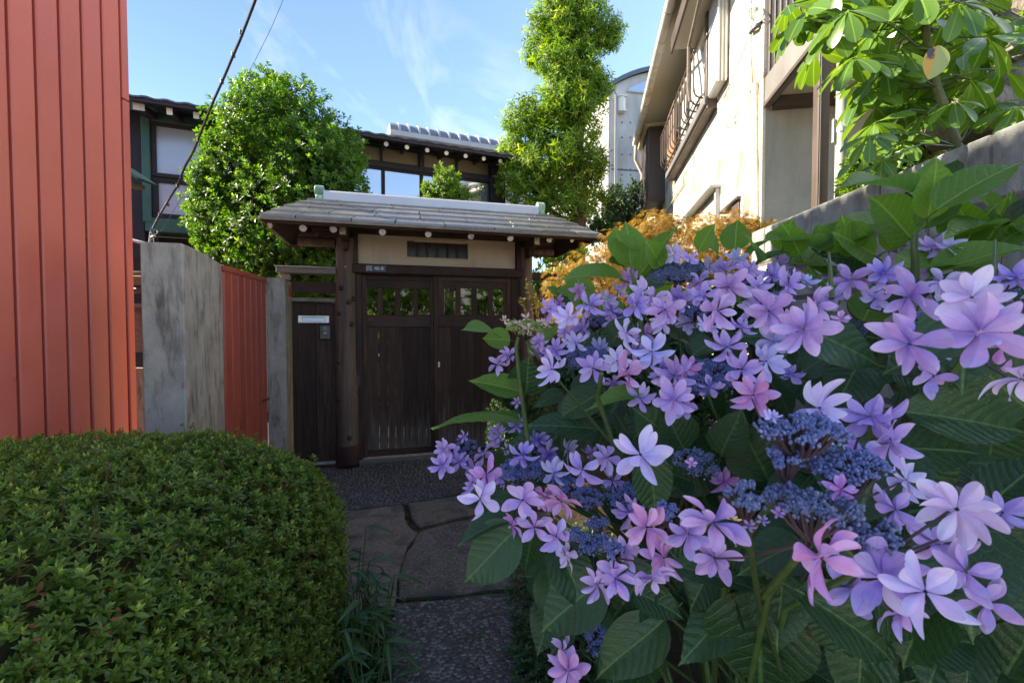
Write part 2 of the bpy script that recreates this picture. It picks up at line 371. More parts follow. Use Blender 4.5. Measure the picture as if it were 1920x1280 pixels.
M_barkpale = surf('pale_gnarled_bark', (.12, .085, .06), (.42, .36, .29), 5, .9, .15, bs=16, bstr=1., stretch=(2, 2, .8), dist=.03, stain=(.06, .042, .03), stain_scale=5)
M_twig = surf('brown_twig', (.10, .042, .024), (.18, .085, .045), 12, .8, .2, bs=40, bstr=.3)
M_gstem = surf('green_stem', (.035, .070, .018), (.065, .105, .030), 20, .5, .4, bs=90, bstr=.2, stain=(.10, .06, .05), stain_scale=60, stain_rng=(.6, .68), stain_stretch=(1, 1, 1))
def glassmat(name, c, gl=.3, rough=.06):
    m, t, b, out = newmat(name)
    b.inputs['Base Color'].default_value = (*c, 1); b.inputs['Roughness'].default_value = .5
    v = coords(t); hv = mixrgb(t, mapr(t, noise(t, v, 1.3, 3), .35, .65), tuple(x*.8 for x in c), c); t.links.new(hv, b.inputs['Base Color'])
    g = t.nodes.new('ShaderNodeBsdfGlossy'); g.inputs['Roughness'].default_value = rough; g.inputs[0].default_value = (.92, .95, 1, 1)
    ms = t.nodes.new('ShaderNodeMixShader'); ms.inputs[0].default_value = gl
    t.links.new(b.outputs[0], ms.inputs[1]); t.links.new(g.outputs[0], ms.inputs[2]); t.links.new(ms.outputs[0], out.inputs[0]); return m
M_frost = glassmat('curtained_glass', (.40, .48, .60), .10, .2)
M_glass = glassmat('window_glass', (.10, .13, .18), .45, .04)
M_glassbr = glassmat('transom_glass', (.20, .165, .11), .10, .1)

# ------------------------------------------------------------------ ground, terrace, path
def sheet(name, poly, z, m, th=None, parent=None):
    b = MB()
    if th: b.prism([(q[0], q[1], z-th) for q in poly], (0, 0, th))
    else: b.add([(q[0], q[1], z) for q in poly], [list(range(len(poly)))])
    o = b.build(name, m, parent); return o
g = sheet('ground', [(-500, -300), (500, -300), (500, 900), (-500, 900)], -.03, M_ground); tag(g, kind='structure')
g = sheet('bounce_paving', [(-30, -14), (30, -14), (30, -.15), (-30, -.15)], -.004, surf('pale_bounce_paving', (.36, .33, .29), (.44, .41, .36), 2, .9, .2, bs=60, bstr=.3, objvar=0)); tag(g, kind='structure')  # unseen pale paving added behind the camera to bounce sunlight onto the foreground
g = sheet('garden_soil', [(-2.3, -.1), (1.28, -.1), (1.3, 3.6), (1.2, 4.4), (-2.3, 3.8)], -.012, M_soil); tag(g, kind='structure')

GF = Frame((-1.34, 4.23), (.9646, .2639))                 # the gate's own axes
path = tag(link(bpy.data.objects.new('path', None), None, (0, 2.5, 0)), kind='structure')
def gp(pts): return [G(x, y) for x, y in pts]
def slab(pts, top=.012, jag=.02, lab=None, m=None, seed=0):
    """an irregular flag: outline broken up, edge rounded down, top slightly uneven"""
    r = random.Random(seed); out = []
    q = [Vector((p_.x, p_.y, 0)) for p_ in gp(pts)]
    for i in range(len(q)):
        a, b_ = q[i], q[(i+1) % len(q)]; n = max(1, int((b_-a).length/.05))
        for k in range(n):
            t = k/n; d = (b_-a).normalized(); nn = Vector((-d.y, d.x, 0))
            out.append(a.lerp(b_, t)+nn*r.uniform(-jag, jag)*.35)
    c = sum(out, Vector())/len(out); n = len(out); V = []; F = []
    for ins, z in ((0, -.04), (0, top-.008), (.010, top-.001), (.03, top)):
        for p_ in out:
            d = (c-p_); V.append(p_+d.normalized()*min(ins, d.length*.4)+Vector((0, 0, z)))
    V.append(c+Vector((0, 0, top)))
    for k in range(3):
        for i in range(n): F.append([k*n+i, k*n+(i+1) % n, (k+1)*n+(i+1) % n, (k+1)*n+i])
    for i in range(n): F.append([3*n+i, 3*n+(i+1) % n, 4*n])
    b = MB(); b.add(V, F); o = b.build('stone_slab', m or M_slab, path, label=lab); return orient(o)
slab([(612, 962), (690, 956), (755, 947), (763, 985), (782, 1000), (759, 1038), (747, 1090), (740, 1138), (690, 1168), (628, 1172), (590, 1060)], seed=1, lab='rough grey slab with a ring mark')
slab([(765, 946), (830, 936), (935, 915), (1010, 912), (1010, 950), (928, 958), (850, 972), (792, 990), (774, 976)], seed=2)
slab([(788, 997), (858, 978), (935, 964), (1030, 960), (1040, 1090), (955, 1104), (850, 1116), (746, 1122), (752, 1072), (762, 1040)], seed=3)
slab([(741, 1129), (850, 1121), (944, 1111), (1010, 1102), (1030, 1300), (960, 1420), (700, 1420), (712, 1270)], seed=4, lab='slab of exposed pebbles nearest the hedge', top=.006, m=surf('slab_mortar', (.05, .046, .04), (.11, .10, .09), 30, .9, .15, bs=150, bstr=.8, stain=(.04, .05, .02), stain_scale=4, stain_stretch=(1, 1, 1), objvar=0))
# ring mark pressed into the first slab
cc = G(680, 1082); b = MB(); b.tube([(cc.x+.10*math.cos(a), cc.y+.10*math.sin(a), .0112) for a in np.linspace(-.9, 2.9, 30)], .0028, 6, True, .25)
b.build('ring_mark', surf('ring_dirt', (.02, .018, .015), (.04, .035, .03), 40, .95, .1), path)
# pebbles
def pebbles(name, polypx, size, n, m, parent, z0=.004, asp=(1., 1.7), seed=3, sink=.5):
    """rounded stones set side by side inside a ground polygon, all real, joined"""
    pl = [(q.x, q.y) for q in gp(polypx)]; r = np.random.default_rng(seed)
    def inside(x, y):
        c = False; j = len(pl)-1
        for i in range(len(pl)):
            if (pl[i][1] > y) != (pl[j][1] > y) and x < (pl[j][0]-pl[i][0])*(y-pl[i][1])/(pl[j][1]-pl[i][1])+pl[i][0]: c = not c
            j = i
        return c
    xs = [q[0] for q in pl]; ys = [q[1] for q in pl]; pts = []; cell = {}
    for _ in range(n*12):
        x, y = r.uniform(min(xs), max(xs)), r.uniform(min(ys), max(ys))
        if not inside(x, y): continue
        k = (int(x/size), int(y/size)); ok = True
        for a in (-1, 0, 1):
            for b_ in (-1, 0, 1):
                for q in cell.get((k[0]+a, k[1]+b_), ()):
                    if (q[0]-x)**2+((q[1]-y)*1.25)**2 < (size*.92)**2: ok = False
        if ok: cell.setdefault(k, []).append((x, y)); pts.append((x, y))
        if len(pts) >= n: break
    V = []; F = []
    for lat in (0, .5, 1.0): 
        for k in range(7):
            a = 2*math.pi*k/7; V.append((math.cos(a)*math.cos(lat*1.25), math.sin(a)*math.cos(lat*1.25), math.sin(lat*1.25)))
    for i in range(2):
        for k in range(7): F.append((i*7+k, i*7+(k+1) % 7, (i+1)*7+(k+1) % 7, (i+1)*7+k))
    V.append((0, 0, 1.0))
    for k in range(7): F.append((14+k, 14+(k+1) % 7, 21, 21))
    F2 = []
    V = np.array(V); F = np.array(F); n = len(pts); Pp = np.array([(x, y, z0) for x, y in pts])
    ang = r.uniform(-.5, .5, n); s = size*.5*r.uniform(.78, 1.08, n); a2 = r.uniform(*asp, n)
    R = np.zeros((n, 3, 3)); R[:, 0, 0] = np.cos(ang)*a2; R[:, 1, 0] = np.sin(ang)*a2; R[:, 0, 1] = -np.sin(ang)*.9; R[:, 1, 1] = np.cos(ang)*.9; R[:, 2, 2] = sink*r.uniform(.7, 1.1, n)
    return scatter(name, [(V, F, V[:, :2])], R, s, Pp, r.uniform(0, 1, n)**1.5, m, parent)
pave = tag(link(bpy.data.objects.new('pebble_paving', None), None, (-.9, 3.6, 0)), kind='structure')
mat_px = [(600, 960), (640, 957), (740, 946), (830, 930), (905, 912), (1010, 905), (1010, 862), (940, 853), (815, 861), (684, 872), (655, 880), (600, 884)]
q = gp(mat_px); b = MB(); b.prism([(v.x, v.y, -.03) for v in q], (0, 0, .034)); orient(b.build('mortar_bed', surf('mortar_bed_dark', (.10, .092, .082), (.15, .14, .125), 20, .95, .1, bs=120, bstr=.5, objvar=0), pave))
pebbles('pebble', mat_px, .027, 2600, M_peb, pave, z0=.002, asp=(1.0, 1.55), seed=4, sink=.75)
pebbles('pebble', [(742, 1136), (850, 1126), (944, 1118), (1000, 1110), (1015, 1290), (960, 1400), (705, 1400), (718, 1270)], .021, 3300, M_agg, path, z0=.005, asp=(.9, 1.4), seed=5, sink=.55)
pebbles('pebble', [(792, 1004), (860, 985), (935, 972), (1030, 968), (1035, 1080), (955, 1098), (850, 1108), (752, 1114)], .013, 2600, M_agg, path, z0=.0112, asp=(.9, 1.3), seed=6, sink=.42)

# ------------------------------------------------------------------ the roofed gate
gate = thing('roofed_gate', 'dark wooden roofed gate with sliding doors and a grey shingle roof', 'gate', GF.pt(.7, 0, 0))
gu = lambda px, v=0., z=1.2: GF.u_at(px, v, z)
gz = lambda px, py, v=0.: GF.uz(px, py, v)[1]
zl0 = gz(690, 514); zl1 = gz(690, 496); zpl = gz(700, 441, .04); zth = .03
def round_post(px, r, v=.0, top=2.2, seed=1):
    u = gu(px, v); rr = random.Random(seed); pts = []; rs = []
    for i in range(40):
        z = .0+top*i/39; pts.append(GF.pt(u+.006*math.sin(z*3+seed), v, z)); rs.append(r*(1-.10*z/top)*(1+.03*math.sin(z*9+seed*2)))
    bb = MB(); bb.tube(pts, rs, 28); o = bb.build('post', M_post, gate, True); return o, u
pl_, ul = round_post(650, .098, 0, 2.06, 1); pr_, ur = round_post(984, .085, 0, 2.06, 4)
# knots stand proud of the left post, bands wrap its foot
for (px, py) in ((655, 566), (636, 588), (660, 608), (634, 678), (671, 735), (632, 748), (654, 820), (640, 540), (664, 560)):
    du = gu(px, -.08)-ul; z = gz(px, py, -.08); du = max(-.09, min(.09, du)); vv = -math.sqrt(max(0, .094**2-du*du))
    c = GF.pt(ul+du, vv, z); nrm = (GF.pt(ul+du*2, vv*2, z)-c).normalized(); bb = MB()
    bb.tube([c-nrm*.02, c+nrm*.004, c+nrm*.014, c+nrm*.010], [.026, .024, .014, .005], 10); bb.build('knot', M_wood, pl_, True)
for u_, pp, r_ in ((ul, pl_, .107), (ur, pr_, .094)):
    bb = MB(); z1 = gz(650, 836, -.1); bb.tube([GF.pt(u_, 0, z) for z in (0, .004, z1-.004, z1)], [r_-.003, r_, r_, r_-.004], 28); bb.build('metal_wrap', M_wrap, pp, True)
# lintel, upper beam, plaster panel with barred vent
ulp, urp = ul+.07, ur-.06
bb = MB(); bb.fbox(GF, ulp-.02, urp+.03, -.07, .06, zl0, zl1, .012); bb.build('lintel', M_woodh, gate)
zb0 = gz(700, 440, -.02)
upp0, upp1 = gu(661, 0, 2), gu(965, 0, 2)
vent = (gu(763, 0, 2), gu(877, 0, 2), gz(820, 484, 0), gz(820, 454, 0))
bb = MB()
for a in ((upp0, vent[0], zl1, zb0), (vent[1], upp1, zl1, zb0), (vent[0], vent[1], zl1, vent[2]), (vent[0], vent[1], vent[3], zb0)): bb.fbox(GF, a[0], a[1], -.015, .03, a[2], a[3], .0005)
bb.build('plaster_panel', M_plaster, gate)
vt = group_part('vent', gate, GF.pt((vent[0]+vent[1])/2, .02, vent[2]))
bb = MB(); bb.fbox(GF, vent[0]-.01, vent[1]+.01, .05, .06, vent[2]-.01, vent[3]+.01, .001); bb.build('vent_back', M_black, vt)
for k in range(5):
    u = vent[0]+(vent[1]-vent[0])*(k+1)/6.; bb = MB(); bb.fbox(GF, u-.007, u+.007, .0, .016, vent[2], vent[3], .002); bb.build('vent_bar', M_wood, vt)
bb = MB(); bb.fbox(GF, vent[0]-.014, vent[1]+.014, -.022, .02, vent[2]-.014, vent[2]-.001, .002); bb.build('vent_sill', M_plaster, vt)
bb = MB(); bb.fbox(GF, vent[0]+.06, vent[1]-.02, -.034, -.017, vent[3]-.012, vent[3]+.02, .006); bb.build('plaster_patch', M_plaster, vt)
bb = MB(); bb.fbox(GF, ul-.28, ur+.3, -.075, .075, zb0, zb0+.13, .01); bb.build('head_beam', M_woodh, gate)
for u_ in (ul+.085, ur-.078): bb = MB(); bb.fbox(GF, u_-.022, u_+.022, -.06, .05, zl1, zb0, .003); bb.build('stud', M_wood, gate)
# jambs and threshold
for u0, u1 in ((ul+.085, gu(679)), (gu(957), ur-.07)):
    bb = MB(); bb.fbox(GF, u0, u1, -.03, .05, 0, zl0, .004); bb.build('jamb', M_wood, gate)
bb = MB(); bb.fbox(GF, ul+.1, ur-.09, -.05, .09, -.02, zth, .006); bb.build('threshold', surf('worn_sill', (.07, .06, .05), (.13, .115, .10), 3, .8, .2, bs=20, bstr=.4, stretch=(1, 12, 12)), gate)
bb = MB(); bb.fbox(GF, ul+.12, ur-.12, -.012, -.006, zth, zth+.006, .001); bb.build('door_track', M_steel, gate)
M_plank = plank_mat()
# a sliding door: frame rails, window bars, boards
def sliding_door(pxl, pxr, v, openings, pxplanks, lab):
    u0, u1 = gu(pxl, v), gu(pxr, v); zt = zl0-.004; zb = zth+.008
    zw1, zw0 = gz(pxl+30, 540, v), gz(pxl+30, 590, v); zm0 = gz(pxl+30, 613, v); zbr = gz(pxl+30, 842, v)
    d = group_part('sliding_door', gate, GF.pt((u0+u1)/2, v, 0)); d['label'] = lab
    ou = [(gu(a, v), gu(b_, v)) for a, b_ in openings]; oa, ob = ou[0][0], ou[-1][1]
    def pc(nm, a, b_, z0, z1, v0=-.017, v1=.017, m=M_wood, ch=.003): q = MB(); q.fbox(GF, a, b_, v+v0, v+v1, z0, z1, ch); return q.build(nm, m, d)
    pc('stile', u0, u0+.045, zb, zt); pc('stile', u1-.045, u1, zb, zt)
    pc('top_rail', u0+.045, u1-.045, zt-.045, zt, m=M_woodh); pc('bottom_rail', u0+.045, u1-.045, zb, zbr, m=M_woodh); pc('middle_rail', u0+.045, u1-.045, zm0, zw0-.012, m=M_woodh)
    # window surround, inset, with rounded corners
    pc('window_frame', u0+.045, oa, zw0-.012, zt-.045, -.010, .010); pc('window_frame', ob, u1-.045, zw0-.012, zt-.045, -.010, .010)
    pc('window_frame', oa, ob, zw1, zt-.045, -.010, .010, M_woodh); pc('window_frame', oa, ob, zw0-.012, zw0, -.010, .010, M_woodh)
    for cu, cz, su, sz in ((oa, zw0, 1, 1), (ob, zw0, -1, 1), (oa, zw1, 1, -1), (ob, zw1, -1, -1)):
        q = MB(); r_ = .016; poly = [GF.pt(cu-su*.002, v-.008, cz-sz*.002)]
        for a in np.linspace(0, math.pi/2, 6): poly.append(GF.pt(cu+su*(r_-r_*math.sin(a)), v-.008, cz+sz*(r_-r_*math.cos(a))))
        q.prism(poly, Vector((GF.V.x, GF.V.y, 0))*.016); orient(q.build('corner_fillet', M_wood, d))
    for a, b_ in zip(ou[:-1], ou[1:]): pc('window_bar', a[1], b_[0], zw0-.004, zw1+.004, -.007, .007)
    for k_, (a, b_) in enumerate(zip(pxplanks[:-1], pxplanks[1:])):
        pa, pb = gu(a, v), gu(b_, v)
        if k_ == 0: pa = u0+.043
        if k_ == len(pxplanks)-2: pb = u1-.043
        g_ = random.uniform(.0003, .0009)
        pc('plank', pa+g_, pb-g_, zbr-.004, zm0+.004, -.006+random.uniform(-.003, .003), .006, M_plank, .0015)
    for z_ in (.55, 1.05): pc('back_batten', u0+.045, u1-.045, z_, z_+.05, .008, .022, M_woodh)
    return d, u0, u1
dl, a0, a1 = sliding_door(679, 816, .028, [(683, 708), (718, 741), (751, 775), (784, 806)], [694, 710, 727, 741, 756, 770, 784, 799, 811], 'left door of dark boards, plain')
dr, b0, b1 = sliding_door(813, 957, -.012, [(833, 854), (864, 884), (894, 915), (924, 944)], [829, 845, 860, 874, 889, 902, 915, 930, 944], 'right door of dark boards with a small lock plate')
bb = MB(); u, z = GF.uz(823, 683, -.03); bb.fbox(GF, u-.009, u+.009, -.034, -.030, z-.026, z+.026, .001); lk = bb.build('lock_plate', M_steel, dr)
bb = MB(); bb.tube([GF.pt(u, -.037, z+.006), GF.pt(u, -.033, z+.006)], .006, 10); bb.build('lock_eye', M_black, gate) if False else None
u, z = GF.uz(672, 714, -.03); bb = MB(); bb.fbox(GF, u-.012, u+.012, -.036, -.028, z-.05, z+.05, .002); bb.build('finger_pull', M_black, gate)
u, z = GF.uz(647, 500, -.1); bb = MB(); bb.tube([GF.pt(ul, -.095, z), GF.pt(ul, -.089, z)], .004, 8); bb.build('nail_head', M_steel, pl_)
# roof: rings from ridge to eave, each course of separate sheets
uR0, uR1 = gu(598, 0, 2.45), gu(1017, 0, 2.45)
vE = .56; uE0, uE1 = GF.u_at(486, -vE, 2.08), GF.u_at(1128, -vE, 2.08)
zE = GF.uz(800, 424, -vE)[1]; zR = GF.uz(800, 391, -.07)[1]+.03
def ring(t):                                                # t 0 ridge .. 1 eave
    zz = zR+(zE-zR)*(t**1.18); k = t
    return uR0+(uE0-uR0)*k, uR1+(uE1-uR1)*k, vE*max(t, .02), zz
roof = group_part('roof', gate, GF.pt((uR0+uR1)/2, 0, zE))
NR = 5
def course(i, side, cuts, rr):
    t0, t1 = i/NR, (i+1)/NR+.03*(i < NR-1)
    A, B = ring(t0), ring(min(t1, 1.0))
    def pnt(R_, f, dz):
        if side == 'f': return GF.pt(R_[0]+(R_[1]-R_[0])*f, -R_[2], R_[3]+dz)
        if side == 'b': return GF.pt(R_[1]+(R_[0]-R_[1])*f, R_[2], R_[3]+dz)
        if side == 'l': return GF.pt(R_[0], R_[2]-2*R_[2]*f, R_[3]+dz)
        return GF.pt(R_[1], -R_[2]+2*R_[2]*f, R_[3]+dz)
    for f0, f1 in zip(cuts[:-1], cuts[1:]):
        lift = rr.uniform(-.001, .003); g0 = .0016 if f0 > 0 else 0; g1 = .0016 if f1 < 1 else 0
        lo, hi = .004+lift, .024+lift
        V = []
        for f in (f0+g0, f1-g1): V += [pnt(A, f, .002), pnt(B, f, lo), pnt(B, f, hi), pnt(A, f, .010)]
        q = MB(); q.add(V, [[0, 1, 2, 3], [7, 6, 5, 4], [0, 4, 5, 1], [1, 5, 6, 2], [2, 6, 7, 3], [3, 7, 4, 0]]); orient(q.build('shingle', M_shingle, roof))
rr = random.Random(5)
for i in range(NR):
    n = 5+(i+1)//2; off = (0 if i % 2 else .5)/n
    cf = [0]+[max(.02, min(.98, off+k/n+rr.uniform(-.02, .02))) for k in range(0 if off else 1, n)]+[1]
    course(i, 'f', cf, rr); course(i, 'b', [0, .33, .67, 1], rr); course(i, 'l', [0, .5, 1] if i > 1 else [0, 1], rr); course(i, 'r', [0, .5, 1] if i > 1 else [0, 1], rr)
# under-roof boarding, fascia, rafters with pale round ends, purlins
Rg = [ring(t) for t in (.05, 1.0)]; q = MB(); V = []
for R_ in Rg:
    ins = 0 if R_ is Rg[0] else .03
    V += [GF.pt(R_[0]+ins, -R_[2]+ins, R_[3]-.012), GF.pt(R_[1]-ins, -R_[2]+ins, R_[3]-.012), GF.pt(R_[1]-ins, R_[2]-ins, R_[3]-.012), GF.pt(R_[0]+ins, R_[2]-ins, R_[3]-.012)]
V += [v-Vector((0, 0, .016)) for v in V]
F = [[k, (k+1) % 4, 4+(k+1) % 4, 4+k] for k in range(4)]+[[8+k, 12+k, 12+(k+1) % 4, 8+(k+1) % 4] for k in range(4)]+[[4+k, 4+(k+1) % 4, 12+(k+1) % 4, 12+k] for k in range(4)]
q.add(V, F); orient(q.build('roof_boarding', M_wood, roof))
E = ring(1.0); q = MB()
for a, b_ in (((E[0], -E[2]), (E[1], -E[2])), ((E[1], -E[2]), (E[1], E[2])), ((E[1], E[2]), (E[0], E[2])), ((E[0], E[2]), (E[0], -E[2]))):
    pa, pb = GF.pt(a[0], a[1], E[3]-.009), GF.pt(b_[0], b_[1], E[3]-.009); q.beam(pa, pb, .022, .024, ch=.003)
q.build('fascia', M_fascia, roof)
q = MB()
for a, b_ in (((E[0], -E[2]), (E[1], -E[2])), ((E[0], E[2]), (E[1], E[2]))):
    sg = 1 if a[1] < 0 else -1; q.beam(GF.pt(a[0]+.03, a[1]+.03*sg, E[3]-.028), GF.pt(b_[0]-.03, b_[1]+.03*sg, E[3]-.028), .02, .02)
q.build('eave_batten', M_woodh, roof)
def rafter(ua, va, ub, vb, za, zb, r_=.027):
    a, b_ = GF.pt(ua, va, za), GF.pt(ub, vb, zb); q = MB(); q.tube([a, b_], r_, 12); o = q.build('rafter', M_wood, gate, True)
    d = (b_-a).normalized(); q = MB(); q.tube([b_+d*.0005, b_+d*.003], [r_+.001, r_-.001], 12); q.build('rafter_end', M_endgrain, o)
zra = zR-.10; vq = -vE+.055
for px, py in ((568, 428), (625, 430), (717, 435), (803, 439), (883, 443), (957, 447), (1030, 449)):
    u, z = GF.uz(px, py, vq); rafter(u, .1, u, vq, zra, z); rafter(u, -.02, u, vE-.06, zra, z)
u, z = GF.uz(506, 422, vq); rafter(uR0+.15, -.05, u, vq, zra, z); rafter(uR0+.15, .05, u, -vq, zra, z)
u, z = GF.uz(1073, 449, vq); rafter(uR1-.15, -.05, u, vq, zra, z); rafter(uR1-.15, .05, u, -vq, zra, z)
for vv in (-.30, .30):
    u0, u1 = GF.u_at(560, vv, 2.1), GF.u_at(1035, vv, 2.1); zz = zR+(zE-zR)*(.30/vE)**1.18-.10
    q = MB(); q.tube([GF.pt(u0, vv, zz), GF.pt((u0+u1)/2, vv, zz+.002), GF.pt(u1, vv, zz)], .034, 14); q.build('purlin', M_wood, gate, True)
u0, u1 = gu(560, 0, 2.), gu(1036, 0, 2.); zz = GF.uz(600, 454, 0)[1]
for a_, b_ in ((u0, ul-.09), (u1, ur+.08)):                   # log ends of the beam that runs through the posts
    q = MB(); q.tube([GF.pt(b_, 0, zz), GF.pt(a_+.006*(1 if a_ < b_ else -1), 0, zz), GF.pt(a_, 0, zz)], [.043, .043, .036], 16); q.build('beam_end', M_post, gate, True)
for u_ in (ul+.01, ur-.005):                                 # bracket arms through the posts carry the purlins
    q = MB(); q.fbox(GF, u_-.03, u_+.03, -.40, .40, zb0-.005-.09, zb0-.006, .006); ar = q.build('bracket_arm', M_wood, gate)
    q = MB(); q.fbox(GF, u_-.024, u_+.024, -.403, -.4005, zb0-.086, zb0-.016, .001); q.build('arm_end', M_endgrain, ar)
    q = MB(); q.fbox(GF, u_-.018, u_+.022, -.20, .2, zb0-.17, zb0-.098, .006); q.build('strut', M_wood, gate)
# ridge: pale steel cap and green copper ends
u0, u1 = gu(608, 0, 2.5), gu(1006, 0, 2.5); zc = GF.uz(800, 391.5, -.08)[1]; zt_ = GF.uz(800, 371, -.05)[1]
prof = [(-.085, zc-.01), (-.080, zc+.004), (-.066, zt_-.015), (-.052, zt_), (0, zt_+.014), (.052, zt_), (.066, zt_-.015), (.080, zc+.004), (.085, zc-.01)]
q = MB(); V = []; n = len(prof)
for u_ in (u0, u1): V += [GF.pt(u_, a, b_) for a, b_ in prof]
q.add(V, [[i, i+1, n+i+1, n+i] for i in range(n-1)]+[list(range(n)), list(range(n, 2*n))[::-1]]); orient(q.build('ridge_cap', M_ridge, gate))
for uu, sg in ((u0, -1), (u1, 1)):
    rc = group_part('ridge_end', gate, GF.pt(uu, 0, zc))
    for dz, r_, hw in ((.032, .058, .042), (.112, .050, .052)):
        q = MB(); q.tube([GF.pt(uu+sg*.002, 0, zc+dz), GF.pt(uu+sg*(.004), 0, zc+dz), GF.pt(uu+sg*(hw+.02), 0, zc+dz), GF.pt(uu+sg*(hw+.026), 0, zc+dz)], [r_-.004, r_, r_, r_-.006], 18)
        q.build('scroll', M_patina, rc, True)
    q = MB(); q.fbox(GF, uu+sg*.004, uu+sg*.03, -.088, .088, zc-.02, zc+.05, .01); q.build('scroll_base', M_patina, rc)
# number plate on the lintel
zc_ = gz(704, 503.5, -.07); u0, u1 = gu(685.5, -.072, zc_), gu(723.5, -.072, zc_); h = (u1-u0)*.32/2
plate = thing('address_plate', 'small blue address plate reading 46-8 on the gate lintel', 'sign', GF.pt((u0+u1)/2, -.072, zc_-h))
q = MB(); q.fbox(GF, u0, u1, -.075, -.0705, zc_-h, zc_+h, .0008); q.build('plate_body', M_signblue, plate)
def text(body, name, u, z, size, parent, m, v, sx=1.):
    cu = bpy.data.curves.new(name, 'FONT'); cu.body = body; cu.size = size; cu.align_x = 'CENTER'; cu.align_y = 'CENTER'; cu.extrude = .0004; cu.materials.append(m)
    to = bpy.data.objects.new('lettering_source', cu); COL.objects.link(to); bpy.context.view_layer.update(); me = bpy.data.meshes.new_from_object(to.evaluated_get(bpy.context.evaluated_depsgraph_get())); bpy.data.objects.remove(to)
    if not me.materials: me.materials.append(m)
    o = bpy.data.objects.new(name, me); loc = GF.pt(u, v, z); link(o, parent, loc)
    o.rotation_euler = (rad(90), 0, math.atan2(GF.U.y, GF.U.x)); o.scale = (sx, 1, 1); return o
wp = u1-u0
text('46-8', 'lettering', u0+wp*.66, zc_+.0005, wp*.25, plate, M_signtext, -.0758, 1.0)
for k, s_ in enumerate(('大田区', '南馬込', '四丁目')): text(s_, 'lettering', u0+wp*.17, zc_+h*(.58-.58*k), wp*.095, plate, M_signtext, -.0758)

# ------------------------------------------------------------------ side fence, mail slot, intercom
sf = thing('wooden_fence', 'dark plank side fence with grey top rail between concrete post and gate', 'fence', GF.pt(gu(590), .05, 0))
VF = .06; fz = lambda py, px=590: GF.uz(px, py, VF)[1]; fu = lambda px, z=1.2: GF.u_at(px, VF, z)
uf0, uf1 = fu(548), ul-.085
def fp(nm, a, b_, z0, z1, v0, v1, m=M_wood, ch=.003, lab=None): q = MB(); q.fbox(GF, a, b_, v0, v1, z0, z1, ch); return q.build(nm, m, sf, label=lab)
fp('top_rail', fu(521, 1.8), uf1, fz(515), fz(504), VF-.09, VF+.05, M_greywood, .006)
fp('rail_cover', fu(519, 1.8), uf1, fz(504)+.001, fz(504)+.008, VF-.10, VF+.06, M_pvc, .002)
fp('rail_block', fu(527, 1.8), fu(545, 1.8), fz(527)-.0, fz(515)-.001, VF-.05, VF+.03, M_greywood)
fp('cross_board', uf0, uf1, fz(549), fz(528), VF-.01, VF+.02, M_woodh)
fp('ledge', uf0, uf1, fz(566), fz(559), VF-.05, VF+.03, M_greywood)
u_m = fu(592)
fp('plank', uf0, u_m-.0006, .02, fz(567), VF-.008, VF+.012); fp('plank', u_m+.0006, uf1, .02, fz(567), VF-.008, VF+.012)
fp('patch_board', fu(593), uf1-.002, .035, fz(757), VF-.016, VF-.0085, lab='newer dark board at the foot')
fp('sill', uf0, uf1, 0, .02, VF-.05, VF+.05, M_conc)
zc_ = fz(598.5); u0, u1 = fu(560), fu(618)
ms_ = thing('mail_slot', 'steel letter slot set in the dark plank fence above the intercom', 'mail slot', GF.pt((u0+u1)/2, VF-.02, zc_))
hh = .032
q = MB(); 
for a in ((u0, u1, zc_+hh*.62, zc_+hh), (u0, u1, zc_-hh, zc_-hh*.70), (u0, u0+.032, zc_-hh*.70, zc_+hh*.62), (u1-.032, u1, zc_-hh*.70, zc_+hh*.62)): q.fbox(GF, a[0], a[1], VF-.020, VF-.009, a[2], a[3], .0012)
q.build('slot_frame', M_steel, ms_); q = MB(); q.beam(GF.pt(u0+.033, VF-.012, zc_-.002), GF.pt(u1-.033, VF-.012, zc_-.002), .004, hh*1.25, (GF.V.x*.25, GF.V.y*.25, 1), .001); q.build('slot_flap', M_steel, ms_)
u0, u1 = fu(600), fu(621); zt_, zb_ = fz(609.5), fz(636)
ic = thing('intercom', 'black doorbell intercom with round lens on the dark plank fence', 'intercom', GF.pt((u0+u1)/2, VF-.02, zb_))
q = MB(); q.fbox(GF, u0, u1, VF-.032, VF-.009, zb_, zt_, .004); q.build('housing', M_black, ic)
uc, zl_ = (u0+u1)/2, zt_-(zt_-zb_)*.26
q = MB(); q.tube([GF.pt(uc, VF-.0325, zl_), GF.pt(uc, VF-.038, zl_)], [.018, .016], 16); q.tube([GF.pt(uc, VF-.0385, zl_), GF.pt(uc, VF-.043, zl_), GF.pt(uc, VF-.0455, zl_)], [.012, .009, .003], 14); q.build('lens', surf('lens_glass', (.10, .10, .13), (.16, .16, .2), 3, .08, .9, bstr=0), ic, True)
q = MB(); q.fbox(GF, uc-.014, uc+.014, VF-.0332, VF-.0324, zl_-.042, zl_-.036, .0002); q.build('label_strip', M_signtext, ic)
q = MB(); q.fbox(GF, uc-.018, uc+.018, VF-.0335, VF-.0324, zb_+.012, zb_+.026, .0004); q.build('call_button', surf('button', (.03, .03, .034), (.04, .04, .045), 3, .3, .5, bstr=0), ic)

